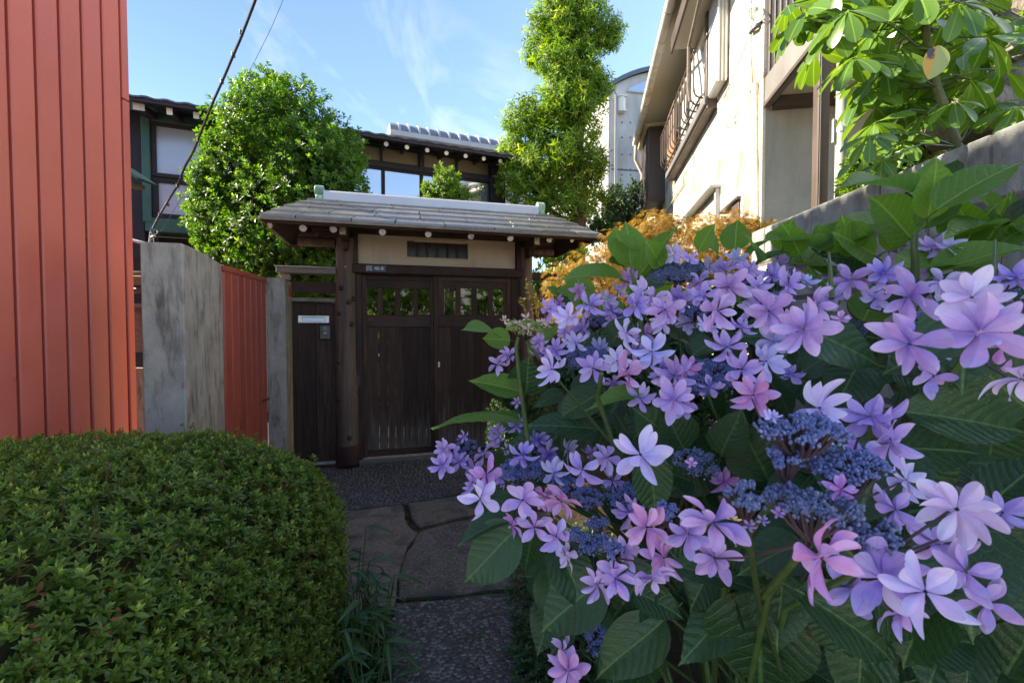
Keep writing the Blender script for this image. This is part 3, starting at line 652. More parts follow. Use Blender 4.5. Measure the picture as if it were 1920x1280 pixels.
# the fence carries on to the right of the gate
sr = thing('wooden_fence', 'dark rail and board fence running from the right gate post into the maple', 'fence', GF.pt(ur+.4, .06, 0))
def rp(nm, a, b_, z0, z1, v0, v1, m=M_wood): q = MB(); q.fbox(GF, a, b_, v0, v1, z0, z1, .004); return q.build(nm, m, sr)
uA, uB = ur+.07, ur+1.05; zA1, zA0 = GF.uz(1050, 513, VF)[1], GF.uz(1050, 526, VF)[1]; zB1, zB0 = GF.uz(1050, 546, VF)[1], GF.uz(1050, 561, VF)[1]
rp('top_rail', uA, uB, zA0, zA1, VF-.04, VF+.04, M_woodh); rp('middle_rail', uA, uB, zB0, zB1, VF-.02, VF+.03, M_woodh)
for k in range(5): rp('plank', uA+(uB-uA)*k/5+.001, uA+(uB-uA)*(k+1)/5-.001, .02, zB0-.004, VF-.008, VF+.012)
rp('end_post', uB, uB+.09, 0, zA1+.05, VF-.05, VF+.05)

# ------------------------------------------------------------------ concrete pier, red sheet fence, concrete post
def stained_slab(name, label, corner, wdt, dep, h, cat, curve=0., dirv=None):
    """upright slab: corner = near right corner, width to the left, depth away"""
    C = Vector((*corner, 0)); L = Vector((-GF.U.x, -GF.U.y, 0)); D = Vector((dirv or GF.V).to_3d() if hasattr((dirv or GF.V), 'to_3d') else (GF.V.x, GF.V.y, 0))
    o = thing(name, label, cat, C+L*wdt/2+D*dep/2); q = MB(); n = 12; ch = .006
    prof = []                                                # over depth: top line
    for i in range(n+1): t = i/n; prof.append((t*dep, h-curve*t**2.2))
    V = []; F = []
    def row(x, ins): return [C+L*x+D*min(max(a, ins), dep-ins)+Vector((0, 0, b_-ins)) for a, b_ in prof]
    lay = [row(0, ch), row(ch, 0), row(wdt-ch, 0), row(wdt, ch)]
    nb = len(prof)
    for r_ in lay: V += r_+[Vector((p_.x, p_.y, 0)) for p_ in r_]
    for k in range(3):
        for i in range(nb-1): F.append([k*2*nb+i, k*2*nb+i+1, (k+1)*2*nb+i+1, (k+1)*2*nb+i])
        for e_ in (0, nb-1): F.append([k*2*nb+e_, (k+1)*2*nb+e_, (k+1)*2*nb+nb+e_, k*2*nb+nb+e_])
    for k in (0, 3):
        for i in range(nb-1): F.append([k*2*nb+i, k*2*nb+i+1, k*2*nb+nb+i+1, k*2*nb+nb+i])
    q.add(V, F); orient(q.build('slab_body', M_conc, o)); return o
pier = stained_slab('concrete_pier', 'stained grey concrete pier with sloping top beside the red house', (-1.85, 2.57), .205, .63, 1.725, 'concrete pier', .035)
GFr = Frame((-2.02, 3.18), (GF.V.x, GF.V.y))
rf_a, rf_b = Vector((-2.022, 3.185)), Vector((-2.16, 3.985)); RF = Frame(rf_a, rf_b-rf_a); LRF = (rf_b-rf_a).length
rfz = 1.688
red_f = thing('red_metal_fence', 'red ribbed metal sheet fence between the concrete pier and concrete post', 'fence', RF.pt(LRF/2, 0, 0))
npn = 7
q = MB(); q.fbox(RF, -.03, LRF+.04, .013, .018, .03, rfz-.04, .001); q.build('backing_sheet', M_redfence, red_f)
for k in range(npn):
    a, b_ = LRF*k/npn, LRF*(k+1)/npn
    q = MB(); V = [RF.pt(u_, v_, z_) for z_ in (0.03, rfz-.04) for u_, v_ in ((a, -.000), (a+.008, -.014), (b_-.02, -.014), (b_-.012, .0), (b_, .0), (b_, .012), (a, .012))]
    q.add(V, [[i, (i+1) % 7, 7+(i+1) % 7, 7+i] for i in range(7)]+[list(range(7)), list(range(7, 14))[::-1]]); orient(q.build('ribbed_panel', M_redfence, red_f))
q = MB(); q.fbox(RF, -.03, LRF+.04, -.022, .022, rfz-.04, rfz, .003); q.build('top_channel', M_redfence, red_f)
q = MB(); q.fbox(RF, -.03, LRF+.04, -.02, .02, 0, .03, .003); q.build('bottom_channel', M_redfence, red_f)
u, z = RF.uz(499, 749, -.03); q = MB(); q.tube([RF.pt(LRF-.16, -.03, z-.004), RF.pt(LRF-.02, -.03, z)], .008, 8); q.tube([RF.pt(LRF-.10, -.012, z-.002), RF.pt(LRF-.10, -.045, z-.002)], .007, 8); q.build('bolt_latch', surf('rust', (.08, .03, .02), (.14, .05, .03), 30, .8, .3), red_f, True)
cp = stained_slab('concrete_post', 'slim grey concrete post with a red tag between red fence and planks', (-2.0, 4.02), .15, .29, 1.69, 'concrete post', .012)
q = MB(); a = Vector((-2.0, 4.02, 0))+Vector((GF.V.x, GF.V.y, 0))*.13; z1 = 1.615; dv_ = Vector((GF.V.x, GF.V.y, 0)); uv_ = Vector((GF.U.x, GF.U.y, 0))
q.box(a+uv_*.0015+dv_*.05+Vector((0, 0, z1-.03)), (.0012, .038, .045), Matrix((uv_, dv_, Vector((0, 0, 1)))).transposed(), .0004)
o = q.build('red_tag', M_redtag, None); tag(o, 'small red tag stuck near the top of the slim concrete post', 'tag')

# ------------------------------------------------------------------ red house
RB = Frame((-2.41, 2.90), (-.047, -1.0))       # u runs back towards the camera, v = to the right (east)
if RB.V.x < 0: RB.V = -RB.V; RB.R = Matrix(((RB.U.x, RB.V.x, 0), (RB.U.y, RB.V.y, 0), (0, 0, 1)))
HB = 4.55
rb = thing('red_house', 'tall house clad in salmon red vertical ribbed metal at the left', 'building', RB.pt(2, -1.5, 0))
def rbox(q, u0, u1, v0, v1, z0, z1, ch=.003): return q.box(RB.pt((u0+u1)/2, (v0+v1)/2, (z0+z1)/2), (abs(u1-u0)/2, abs(v1-v0)/2, (z1-z0)/2), RB.R, ch)
q = MB(); rbox(q, .02, 2.5, -3.6, -.035, 0, HB-.02, .01); q.build('wall', M_red, rb)
us = [RB.u_at(px, 0, 1.6) for px in (236, 202, 164, 123, 77, 26)]
dsp = (us[-1]-us[0])/5; us = [us[0]+dsp*k for k in range(0, 24)]
for a, b_ in zip(us[:-1], us[1:]):
    g_ = .012; Vp = [(a, -.033), (a+.003, -.020), (a+.003, -.004), (a+.009, 0), (b_-g_-.006, 0), (b_-g_, -.006), (b_-g_, -.030), (b_, -.033)]
    q = MB(); V = [RB.pt(u_, v_, z_) for z_ in (0, HB) for u_, v_ in Vp]; n = len(Vp)
    q.add(V, [[i, i+1, n+i+1, n+i] for i in range(n-1)]); q.build('wall_panel', M_red, rb)
for z0, z1 in ((0, 2.665), (2.672, HB)):
    q = MB(); rbox(q, -.004, us[0]-.004, -.05, .006, z0, z1, .004); q.build('corner_trim', M_red, rb)

# ------------------------------------------------------------------ dark house with green trim
DF = Frame((-5.4, 6.5), (.924, .383))
dh = thing('dark_house', 'dark timber house with green window trim and pale rafter tips behind trees', 'house', DF.pt(3, 1, 0))
du = lambda px, v=0., z=4.: DF.u_at(px, v, z)
dz = lambda px, py, v=0.: DF.uz(px, py, v)[1]
UE = du(946); US = du(226)
zs = dz(330, 412); zg0 = dz(330, 438); zh = dz(320, 233); zev = dz(500, 236, -.55)
def dbox(nm, u0, u1, v0, v1, z0, z1, m, ch=.006, parent=None, lab=None): q = MB(); q.fbox(DF, u0, u1, v0, v1, z0, z1, ch); return q.build(nm, m, parent or dh, label=lab)
dbox('lower_wall', US, UE, .35, 3.5, 0, zg0, M_house); dbox('side_wall', US, du(268), -.02, .3, 0, zev+.1, M_house, lab='dark boarded wall left of the green post')
dbox('back_wall', US, UE, 1.2, 1.4, zg0, zev+.5, M_house)
dbox('sill_band', du(270), du(640), -.05, .33, zg0, zs, M_green, .01); dbox('corner_post', du(266.5), du(283), -.06, .05, dz(275, 417), dz(275, 220), M_green, .01)
dbox('head_trim', du(283), du(640), -.04, .03, zh, zh+.13, M_green, .01)
dbox('floor_edge', du(640), UE, -.05, .33, zg0, zs+.05, M_house)
dbox('head_wall', US, UE, .02, .3, zh+.131, zev+.16, M_house)
# windows: (px left, px right, z0, z1, glass)
def window(p0, p1, z0, z1, gm, fw=.05, v=0., lab=None):
    u0, u1 = du(p0), du(p1); f = group_part('window', dh, DF.pt((u0+u1)/2, v, z0))
    if lab: f['label'] = lab
    q = MB()
    for a in ((u0, u1, z0, z0+fw), (u0, u1, z1-fw, z1), (u0, u0+fw, z0+fw, z1-fw), (u1-fw, u1, z0+fw, z1-fw)): q.fbox(DF, a[0], a[1], v-.03, v+.04, a[2], a[3], .006)
    q.build('window_frame', M_house, f); q = MB(); q.fbox(DF, u0+fw-.004, u1-fw+.004, v+.004, v+.012, z0+fw-.004, z1-fw+.004, .001); q.build('pane', gm, f)
zm = dz(330, 336); zm2 = dz(330, 328)
window(284, 385, zm+.005, zh, M_frost, .055, lab='upper curtained window'); window(284, 385, zs, zm-.005, M_frost, .07, lab='lower curtained window')
for a, b_ in ((385, 480), (480, 570)): window(a, b_, zs, zh, M_frost, .07)
zt0, zt1 = dz(720, 306), dz(720, 276); zwt = dz(720, 316)
for a, b_ in ((585, 660), (660, 715), (715, 786), (793, 856), (856, 917)):
    window(a, b_, zt0, zt1, M_glassbr, .022)
for a, b_ in ((600, 660), (660, 718), (718, 790), (790, 856), (856, 917)): window(a, b_, zs, zwt, M_glass, .03)
dbox('transom_rail', du(570), UE, -.05, .05, zwt+.002, zt0-.002, M_house)
dbox('mullion', du(786), du(793), -.06, .04, zwt, zt1+.05, M_house); dbox('end_post', du(918), UE, -.06, .3, zg0, zt1+.15, M_house)
dbox('top_plate', du(570), UE, -.055, .05, zt1+.003, zt1+.03, M_house)
# eave: soffit, rafters with pale round tips, small tiles along the edge
vE2 = -.62; zE2 = zev
q = MB(); V = [DF.pt(u_, v_, z_) for u_ in (US-.3, UE+.35) for v_, z_ in ((vE2, zE2+.05), (vE2, zE2+.09), (1.6, zE2+.62), (1.6, zE2+.58))]
q.add(V, [[0, 1, 2, 3], [7, 6, 5, 4], [0, 4, 5, 1], [1, 5, 6, 2], [2, 6, 7, 3], [3, 7, 4, 0]]); rfo = orient(q.build('roof', M_house, dh))
q = MB(); q.fbox(DF, US-.3, UE+.35, vE2-.03, vE2-.001, zE2+.03, zE2+.085, .004); q.build('eave_board', M_house, rfo)
pxs = [255, 265.5, 318, 368, 430, 490, 545, 595, 642, 681, 724, 763, 801, 837, 873, 907, 938]
for px in pxs:
    u = DF.u_at(px, vE2+.08, zE2); q = MB()
    a, b_ = DF.pt(u, .5, zE2+.20), DF.pt(u, vE2+.08, zE2+.0)
    if px < 400: q.beam(a, b_, .07, .08, (0, 0, 1))
    else: q.tube([a, b_], .034, 10)
    o = q.build('rafter', M_house, dh, px > 400); d = (b_-a).normalized(); q = MB()
    if px < 400: q.beam(b_+d*.001, b_+d*.006, .068, .085, (0, 0, 1), .001)
    else: q.tube([b_+d*.001, b_+d*.006], .035, 12)
    q.build('rafter_tip', surf('tip_white', (.66, .64, .60), (.72, .70, .66), 4, .7, .3, bstr=0) if 'tip_white' not in bpy.data.materials else bpy.data.materials['tip_white'], o)
u = US-.3; k = 0
tv = None
while u < UE+.3:
    q = MB()
    for r_ in range(1):
        t = r_*.24; V = []
        for a in np.linspace(0, 1, 6):
            zz = .010*math.sin(a*math.pi*2-.6)
            V.append((a*.23, zz))
        vv0, vv1 = vE2-.05+t, vE2+.22+t; z0, z1 = zE2+.10+t*.5, zE2+.09+(t+.25)*.22
        Vt = [DF.pt(u+a, vv0, z0+zz) for a, zz in V]+[DF.pt(u+a, vv0, z0+zz-.022) for a, zz in V]+[DF.pt(u+a, vv1, z1+zz+.02) for a, zz in V]
        F = [[i, i+1, 6+i+1, 6+i] for i in range(5)]+[[i, 12+i, 12+i+1, i+1] for i in range(5)]
        q.add(Vt, F)
    q.build('eave_tile', M_tile, rfo); u += .232; k += 1
# small hood roof on the far left and the lean-to glimpsed beside the pier
q = MB(); a, b_ = P(232, 312, 5.6), P(277, 342, 5.6); q.beam(a, b_, .3, .03, (0, 0, 1), .008); o = q.build('window_hood', M_green, dh)
q = MB(); q.beam(P(236, 346, 5.6), P(258, 347, 5.6), .25, .05, (0, 0, 1), .008); q.build('hood_soffit', M_greywood, dh)
lt = thing('lean_to_shed', 'weathered lean-to with grey roof edge between red house and concrete pier', 'shed', P(262, 700, 4.2)*1.0)
q = MB(); q.beam(P(225, 444, 4.2), P(288, 461, 4.2), .35, .022, (0, 0, 1), .005); q.build('roof', M_pvc, lt)
q = MB(); q.beam(P(225, 512, 4.2), P(290, 513, 4.2), .1, .03, (0, 0, 1), .005); q.build('rail', M_greywood, lt)
q = MB(); q.beam(P(225, 545, 4.2), P(290, 545, 4.2), .1, .05, (0, 0, 1), .02); q.build('roll_edge', M_wrap, lt)
q = MB(); q.beam(P(225, 525, 4.4), P(290, 526, 4.4), .05, .09, (0, 0, 1), .01); q.build('stored_board', surf('tan_board', (.20, .13, .07), (.30, .2, .11), 4, .8, .2, bs=20, bstr=.4, stretch=(1, 9, 9)), lt)
for x0, x1 in ((250, 262), (262.6, 276), (276.6, 290)):
    q = MB(); a, b_ = P(x0, 575, 4.25), P(x1, 575, 4.25); c0 = P(x0, 660, 4.25)
    q.prism([a, b_, (b_.x, b_.y, c0.z), (a.x, a.y, c0.z)], (0, .03, 0)); orient(q.build('plank', M_greywood, lt))
q = MB(); q.beam(P(225, 573, 4.2), P(292, 573, 4.2), .08, .035, (0, 0, 1), .004); q.build('cap_rail', M_brownlt, lt)
q = MB(); a = P(225, 690, 4.4); b_ = P(292, 690, 4.4); q.prism([(a.x, a.y, 0), (b_.x, b_.y, 0), (b_.x, b_.y, a.z), (a.x, a.y, a.z)], (0, .12, 0)); orient(q.build('base_wall', M_conc, lt))
q = MB(); a = P(225, 575, 4.5); b_ = P(300, 575, 4.5); q.prism([(a.x, a.y, 0), (b_.x, b_.y, 0), (b_.x, b_.y, 1.95), (a.x, a.y, 1.95)], (0, .05, 0)); orient(q.build('back_wall', M_house, lt))

# ------------------------------------------------------------------ far buildings
F9 = Frame((0, 0), (math.cos(rad(-9.6)), math.sin(rad(-9.6))))   # u = right across the alley, v = along it
if F9.V.y < 0: F9.V = -F9.V
cb = thing('concrete_building', 'tall bare concrete building with curved roof beyond the tall tree', 'building', P(1180, 615, 16))
CB = Frame((P(1145, 400, 16).x, P(1145, 400, 16).y), (.985, .17)); zc1 = CB.uz(1146, 163, 0)[1]
NB = 14; wB = 4.8; q = MB(); prof = [(0, 0), (wB, 0)]+[(wB*(1-k/NB), zc1+.75-4.2+math.sqrt(4.2**2-(wB*(1-k/NB)-2.4)**2)) for k in range(NB+1)]
q.prism([CB.pt(a, 0, z_) for a, z_ in prof], Vector((CB.V.x, CB.V.y, 0))*9); orient(q.build('wall', M_fconc, cb))
q = MB()
arc = [(a, z_) for a, z_ in prof[2:]]; q.add([CB.pt(a, -.12, z_+.0) for a, z_ in arc]+[CB.pt(a, -.12, z_+.16) for a, z_ in arc]+[CB.pt(a, 9.1, z_+.16) for a, z_ in arc], [[i, i+1, len(arc)+i+1, len(arc)+i] for i in range(len(arc)-1)]+[[len(arc)+i, len(arc)+i+1, 2*len(arc)+i+1, 2*len(arc)+i] for i in range(len(arc)-1)]); q.build('roof', M_metroof, cb)
u0, z0 = CB.uz(1178, 170, 0); u1, z1 = CB.uz(1240, 176, 0)
q = MB(); pts = [(u0+(u1-u0)*t, z0+.06+.42*math.sin(math.pi*.5*t)) for t in np.linspace(0, 1, 9)]
q.prism([CB.pt(u0, -.02, z0), CB.pt(u1, -.02, z0)]+[CB.pt(a, -.02, z_) for a, z_ in pts[::-1]], Vector((CB.V.x, CB.V.y, 0))*.019); wn = orient(q.build('window', M_glass, cb))
q = MB(); q.fbox(CB, u0-.05, u1+.05, -.06, -.021, z0-.07, z0-.001, .01); q.build('sill', M_fconc, wn)
u, z = CB.uz(1163, 199, 0); q = MB(); q.tube([CB.pt(u, -.1, z-.22), CB.pt(u, -.1, z+.22)], .14, 14); q.fbox(CB, u-.15, u+.15, -.25, -.0, z-.27, z-.225, .01); q.fbox(CB, u-.16, u+.16, -.26, .0, z+.225, z+.26, .01); q.build('wall_lamp', M_whiteplastic, cb, True)
q = MB(); q.tube([CB.pt(-.12, -.12, zc1-.1), CB.pt(-.12, -.12, 1)], .07, 10); q.tube([CB.pt(.14, -.1, zc1-.3), CB.pt(.14, -.1, 1)], .05, 10); q.build('downpipe', M_pvc, cb, True)
u, z = CB.uz(1160, 318, 0); q = MB(); q.fbox(CB, 0, wB, -.012, .002, z-.025, z+.025, .004); q.build('pour_joint', M_joint, cb)
for px in (1166, 1182):
    for py in (230, 258, 290, 318, 328): 
        u, z = CB.uz(px, py, 0); q = MB(); q.tube([CB.pt(u, -.012, z), CB.pt(u, .002, z)], .03, 8); q.build('tie_hole', M_joint, cb)
bh = thing('barrel_roof_house', 'house with pale ribbed barrel roof showing above the dark eave', 'building', P(840, 615, 12.5))
BF = Frame((P(738, 300, 12).x, P(738, 300, 12).y), (.93, .37)); zb1 = BF.uz(745, 256, 0)[1]; LB = BF.u_at(990, 0, zb1)
q = MB(); q.fbox(BF, 0, LB, .0, 4, 0, zb1, .01); q.build('wall', M_fconc, bh)
pr = [(-.25+.45*(1-math.cos(a)), zb1+.02+.34*math.sin(a)) for a in np.linspace(0, math.pi/2, 7)]+[(3.9, zb1+.38)]
def barrel(nm, a, b_, m, dz_=0., par=None):
    q = MB(); n = len(pr); V = [BF.pt(u_, v_-dz_, z_+dz_) for u_ in (a, b_) for v_, z_ in pr]+[BF.pt(u_, 3.9, zb1-.0) for u_ in (a, b_)]
    q.add(V, [[i, i+1, n+i+1, n+i] for i in range(n-1)]+[list(range(n))+[2*n], list(range(n, 2*n))[::-1]+[2*n+1]]); return q.build(nm, m, par)
rfb = barrel('roof', -.1, LB, M_metroof, 0, bh)
for px in (749, 767, 786, 804, 823, 842, 861, 879, 898, 917, 936, 955):
    u = BF.u_at(px, -.2, zb1+.2); barrel('standing_rib', u-.025, u+.025, M_pvc, .03, rfb)
q = MB(); q.fbox(BF, -.12, LB, -.32, -.22, zb1-.1, zb1+.03, .01); q.build('gutter', M_pvc, rfb)
# ------------------------------------------------------------------ white house on the right
HF = Frame((0, 0), (math.sin(rad(9.6)), math.cos(rad(9.6))))     # u along the alley, v to the left; wall at v = -OW
OW = 1.355
wh = thing('white_house', 'sunlit white stucco house with brown balcony and a barred upper window', 'house', HF.pt(5, -OW-1, 0))
hs = lambda px, off=OW, z=3.: HF.u_at(px, -off, z)
hz_ = lambda px, py, off=OW: HF.uz(px, py, -off)
S0, S1, ZE = 3.94, 11.2, 4.95
def hbox(nm, s0, s1, o0, o1, z0, z1, m, ch=.005, parent=None, lab=None): q = MB(); q.fbox(HF, s0, s1, -o1, -o0, z0, z1, ch); return q.build(nm, m, parent or wh, label=lab)
hbox('wall', S0, S1, OW, 6, 0, ZE+.4, M_white, .01)
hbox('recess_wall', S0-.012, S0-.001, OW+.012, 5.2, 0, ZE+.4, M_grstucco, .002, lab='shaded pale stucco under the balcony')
hbox('corner_pilaster', S0-.03, S0+.02, OW-.02, OW+.011, 0, ZE, M_white, .006)
# eaves: soffit, fascia, gutter, roof edge
hbox('soffit', 2.9, 9.45, .955, OW-.001, ZE+.02, ZE+.06, M_soffit); hbox('fascia', 2.9, 9.45, .935, .954, ZE-.0, ZE+.14, M_soffit)
q = MB(); q.tube([HF.pt(u_, -.897, ZE-.004*(u_-3)) for u_ in np.linspace(2.9, 9.5, 24)], .062, 14); gt = q.build('gutter', M_gutter, wh, True)
for k in range(11):
    u_ = 3.4+.55*k; q = MB(); q.tube([HF.pt(u_, -.897+.0, ZE-.004*(u_-3))+Vector((0, 0, 0)), HF.pt(u_+.018, -.897, ZE-.004*(u_-3))], .066, 14); q.fbox(HF, u_, u_+.014, -.935, -.90, ZE-.03, ZE-.01, .002); q.build('gutter_bracket', M_pipeold, gt)
q = MB(); V = [HF.pt(u_, -o_, z_) for u_ in (2.85, 9.5) for o_, z_ in ((.86, ZE+.07), (.86, ZE+.12), (3.5, ZE+1.4), (3.5, ZE+1.35))]
q.add(V, [[0, 1, 2, 3], [7, 6, 5, 4], [0, 4, 5, 1], [1, 5, 6, 2], [2, 6, 7, 3], [3, 7, 4, 0]]); orient(q.build('roof', M_tile, wh))
# hood above the barred window
s_h = 5.95
hbox('window_hood', 3.7, s_h, 1.0, OW-.002, 4.66, 4.74, M_soffit, .01); hbox('hood_edge', 3.7, s_h, .975, .999, 4.62, 4.80, M_brown, .008)
# barred upper window
s0, s1 = 5.38, 7.75; zsh = 3.63
hbox('window_shelf', s0-.1, s1+.05, OW-.11, OW-.001, zsh, zsh+.10, M_brown, .008); hbox('shelf_lip', s0-.1, s1+.05, OW-.14, OW-.111, zsh+.04, zsh+.13, M_brownlt, .006)
wf = group_part('upper_window', wh, HF.pt((s0+s1)/2, -OW, 3.9))
hbox('window_frame', s0, s1, OW-.09, OW-.002, 4.56, 4.64, M_soffit, .008, wf); hbox('window_frame', s0, s1, OW-.08, OW-.002, zsh+.101, zsh+.15, M_brown, .006, wf)
n_ = 4
for k in range(n_+1): sk = s0+(s1-s0)*k/n_; hbox('sash_bar', sk-.03, sk+.03, OW-.07, OW-.003, zsh+.151, 4.559, M_brown if k else M_brown, .005, wf)
for k in range(n_): hbox('pane', s0+(s1-s0)*k/n_+.031, s0+(s1-s0)*(k+1)/n_-.031, OW-.03, OW-.02, zsh+.152, 4.558, glassmat('pale_pane', (.55, .56, .56), .12, .1) if k == 0 else bpy.data.materials['pale_pane'], .001, wf)
hbox('blind_slat_panel', s1-.62, s1-.05, OW-.13, OW-.095, zsh+.16, 4.62, M_rust, .003, lab='rust brown mesh screen at the far end')
gd = group_part('window_guard', wh, HF.pt((s0+s1)/2, -OW+.2, 3.9))
ob, zt_ = 1.135, 4.30
hbox('top_rail', s0-.01, s1, ob-.014, ob+.014, zt_, zt_+.022, M_brown, .004, gd)
hbox('bottom_rail', s0-.01, s1, ob+.055, ob+.075, zsh+.165, zsh+.185, M_brown, .003, gd)
ng = 15
for k in range(ng):
    sk = s0+.03+(s1-s0-.06)*k/(ng-1); pts = [HF.pt(sk, -ob, zt_), HF.pt(sk, -ob, zsh+.30)]
    for a in np.linspace(0.2, math.pi/2, 5): pts.append(HF.pt(sk, -(ob+.10*(1-math.cos(a))), zsh+.27-.10*math.sin(a)))
    pts.append(HF.pt(sk, -(OW-.06), zsh+.168)); q = MB(); q.tube(pts, .0095, 7); q.build('guard_bar', M_brown, gd, True)
# laundry pole holder arms, white panel and weathered pole leaning on the guard
q = MB(); q.tube([hz_ and HF.pt(s0+.15, -ob+.03, 4.45), HF.pt(s0+.2, -ob+.02, zsh+.4), HF.pt(s0+.2, -ob, zsh+.22)], [.022, .024, .02], 8); q.tube([HF.pt(s0+.15, -ob+.03, 4.45), HF.pt(4.6, -1.07, 4.60)], .02, 8); q.build('weathered_pole', M_greywood, gd, True)
q = MB(); q.prism([HF.pt(s0+.08, -1.20, 4.40), HF.pt(s0+.08, -1.28, zsh+.32), HF.pt(s0+.40, -1.24, zsh+.22), HF.pt(s0+.40, -1.17, 4.35)], (.012, 0, 0)); orient(q.build('white_panel', M_whiteplastic, gd))
hbox('shutter_box', 4.87, 5.28, OW-.105, OW-.002, 3.72, ZE, M_pvc, .02, lab='pale grey shutter box beside the barred window')
for k in range(3): hbox('shutter_trim', 4.86+.0, 4.875, OW-.112+.034*k, OW-.092+.034*k, 3.70, ZE, M_whiteplastic, .004)
hbox('frame_side', 5.285, 5.372, OW-.12, OW-.002, 3.70, ZE, M_brown, .006)
# far window box under the soffit
s0b, s1b = 8.72, 9.9
fw_ = group_part('far_window', wh, HF.pt(9.2, -OW, 3.7))
hbox('side_board', s0b, s0b+.05, OW-.30, OW-.002, 3.62, 4.92, M_brown, .006, fw_); hbox('hood', s0b-.08, s1b, OW-.38, OW-.002, 4.925, 4.965, M_soffit, .006, fw_)
hbox('mesh_screen', s0b+.06, s1b, OW-.29, OW-.27, 3.66, 4.90, M_rust, .003, fw_); hbox('sill', s0b-.03, s1b, OW-.32, OW-.002, 3.56, 3.615, M_brown, .006, fw_)
for k in range(9): a = s0b+.1+.13*k; hbox('screen_bar', a-.012, a+.012, OW-.315, OW-.292, 3.62, 4.92, M_brown, .003, fw_)
q = MB(); a = HF.pt(10.0, -.95, ZE-.1); pts = [HF.pt(9.4, -.9, ZE-.05), HF.pt(9.45, -.9, ZE-.35), HF.pt(9.6, -1.05, ZE-.6), HF.pt(9.6, -1.06, .2)]; q.tube(pts, .035, 10); q.build('downpipe', M_gutter, wh, True)
# small low windows above the maple, pipes, wires
u0, z0 = hz_(1296, 408); u1, z1 = hz_(1350, 362)
lw = group_part('low_window', wh, HF.pt(u0, -OW, 2.6))
sA, sB = hs(1352, OW, 2.8), hs(1293, OW, 2.8); zA = hz_(1330, 374)[1]
hbox('hood', sB, sA, OW-.12, OW-.002, zA, zA+.035, M_pvc, .006, lw); hbox('pane', sB-.15, sA+.15, OW-.012, OW-.002, zA-.5, zA-.03, M_grstucco, .002, lw); hbox('sash', sA+.02, sA+.07, OW-.05, OW-.002, zA-.55, zA-.001, M_pvc, .004, lw); hbox('sash', sB-.07, sB-.02, OW-.05, OW-.002, zA-.55, zA-.001, M_pvc, .004, lw)
lw2 = group_part('low_window', wh, HF.pt(4.4, -OW, 2.4))
sA, sB = hs(1402, OW, 2.4), hs(1368, OW, 2.4); zB = hz_(1385, 388)[1]
hbox('hood', sA-.02, sB, OW-.10, OW-.002, zB, zB+.03, M_brown, .005, lw2); hbox('side_board', sA, sA+.2, OW-.075, OW-.002, zB-.9, zB-.001, M_brown, .005, lw2)
for k in range(7): hbox('louvre', sA+.21, sB-.02, OW-.06, OW-.01, zB-.08-.07*k, zB-.035-.07*k, M_greywood, .003, lw2)
hbox('frame_trim', sA-.05, sA-.005, OW-.06, OW-.002, zB-1., zB+.02, M_whiteplastic, .005, lw2)
def wall_tube(nm, pts, r, m, off=.02, n=8):
    q = MB(); w_ = []
    for p_ in pts:
        o_ = OW-(p_[2] if len(p_) > 2 else off); u_, z_ = HF.uz(p_[0], p_[1], -o_); w_.append(HF.pt(u_, -o_, z_))
    q.tube(w_, r, n); return q.build(nm, m, wh, True)
wall_tube('corner_pipe', [(1404, -60), (1405, 60), (1406, 160), (1407, 250)], .012, M_whiteplastic, .02)
wall_tube('corner_pipe', [(1416, 158, .02), (1417, 250, .03), (1418, 330, .03), (1421, 480, .03)], .028, M_pipeold, .03, 12)
wall_tube('corner_pipe', [(1427, -40, -.005), (1428, 130, -.0), (1425, 180, .01), (1424, 460, .01)], .008, M_whiteplastic, .0)
wall_tube('vent_pipe', [(1281, 346, .04), (1281, 334, .05), (1282, 326, .04), (1286, 322, .01)], .022, M_whiteplastic, .02, 12)
wall_tube('conduit', [(1249, 398), (1268, 366), (1282, 345)], .012, M_gutter, .02)
wall_tube('wire', [(1404, 70), (1384, 122), (1366, 165), (1350, 200), (1330, 228)], .004, M_cable, .015, 5)
wall_tube('wire', [(1427, 120, 0), (1424, 150, .02), (1405, 172, .03), (1394, 192, .015), (1375, 224, .03), (1360, 236, .04), (1352, 230, .02), (1354, 218, .01)], .005, M_pipeold, .015, 5)
wall_tube('wire', [(1340, 200), (1310, 255), (1285, 300)], .004, M_gutter, .01, 5)
for k in range(3):
    pts = [(1415+(11+k*1.5)*math.cos(a)+k, 27+(20-k*2)*math.sin(a), .03+.006*k) for a in np.linspace(0, 2*math.pi, 18)]
    wall_tube('cable_coil', pts, .006, M_whiteplastic, .03, 6)
wall_tube('cable_clip', [(1407, 62, .02), (1416, 53, .03), (1430, 42, .02)], .014, M_cable, .02, 8)
# balcony: beam, balusters, floor, post, downpipe
sP = 3.10
bc = group_part('balcony', wh, HF.pt(3.5, -OW-1, 3))
ou, zl = OW+.016, HF.uz(1429, 209, -(OW+.0))[1]; zu = zl+.235
hbox('side_beam', sP-.05, S0-.035, ou-.02, ou+.03, zl, zu, M_brownlt, .008, bc); hbox('beam_lip', sP-.05, S0-.035, ou-.03, ou-.0201, zl, zl+.03, M_brown, .004, bc)
hbox('front_beam', sP-.05, sP, ou+.031, 5, zl, zu, M_brownlt, .008, bc); hbox('floor', sP+.001, S0-.013, ou+.031, 5, zl+.06, zl+.11, M_soffit, .004, bc)
hbox('joist', S0-.10, S0-.014, ou+.032, 5, zl-.02, zl+.059, M_brown, .005, bc); hbox('joist', sP+.30, sP+.36, ou+.032, 5, zl+.0, zl+.059, M_soffit, .005, bc)
nb_ = 8
for k in range(nb_): a = sP+.06+(S0-sP-.12)*k/(nb_-1); hbox('baluster', a-.016, a+.016, ou-.008, ou+.012, zu+.001, zu+1.1, M_brown, .004, bc)
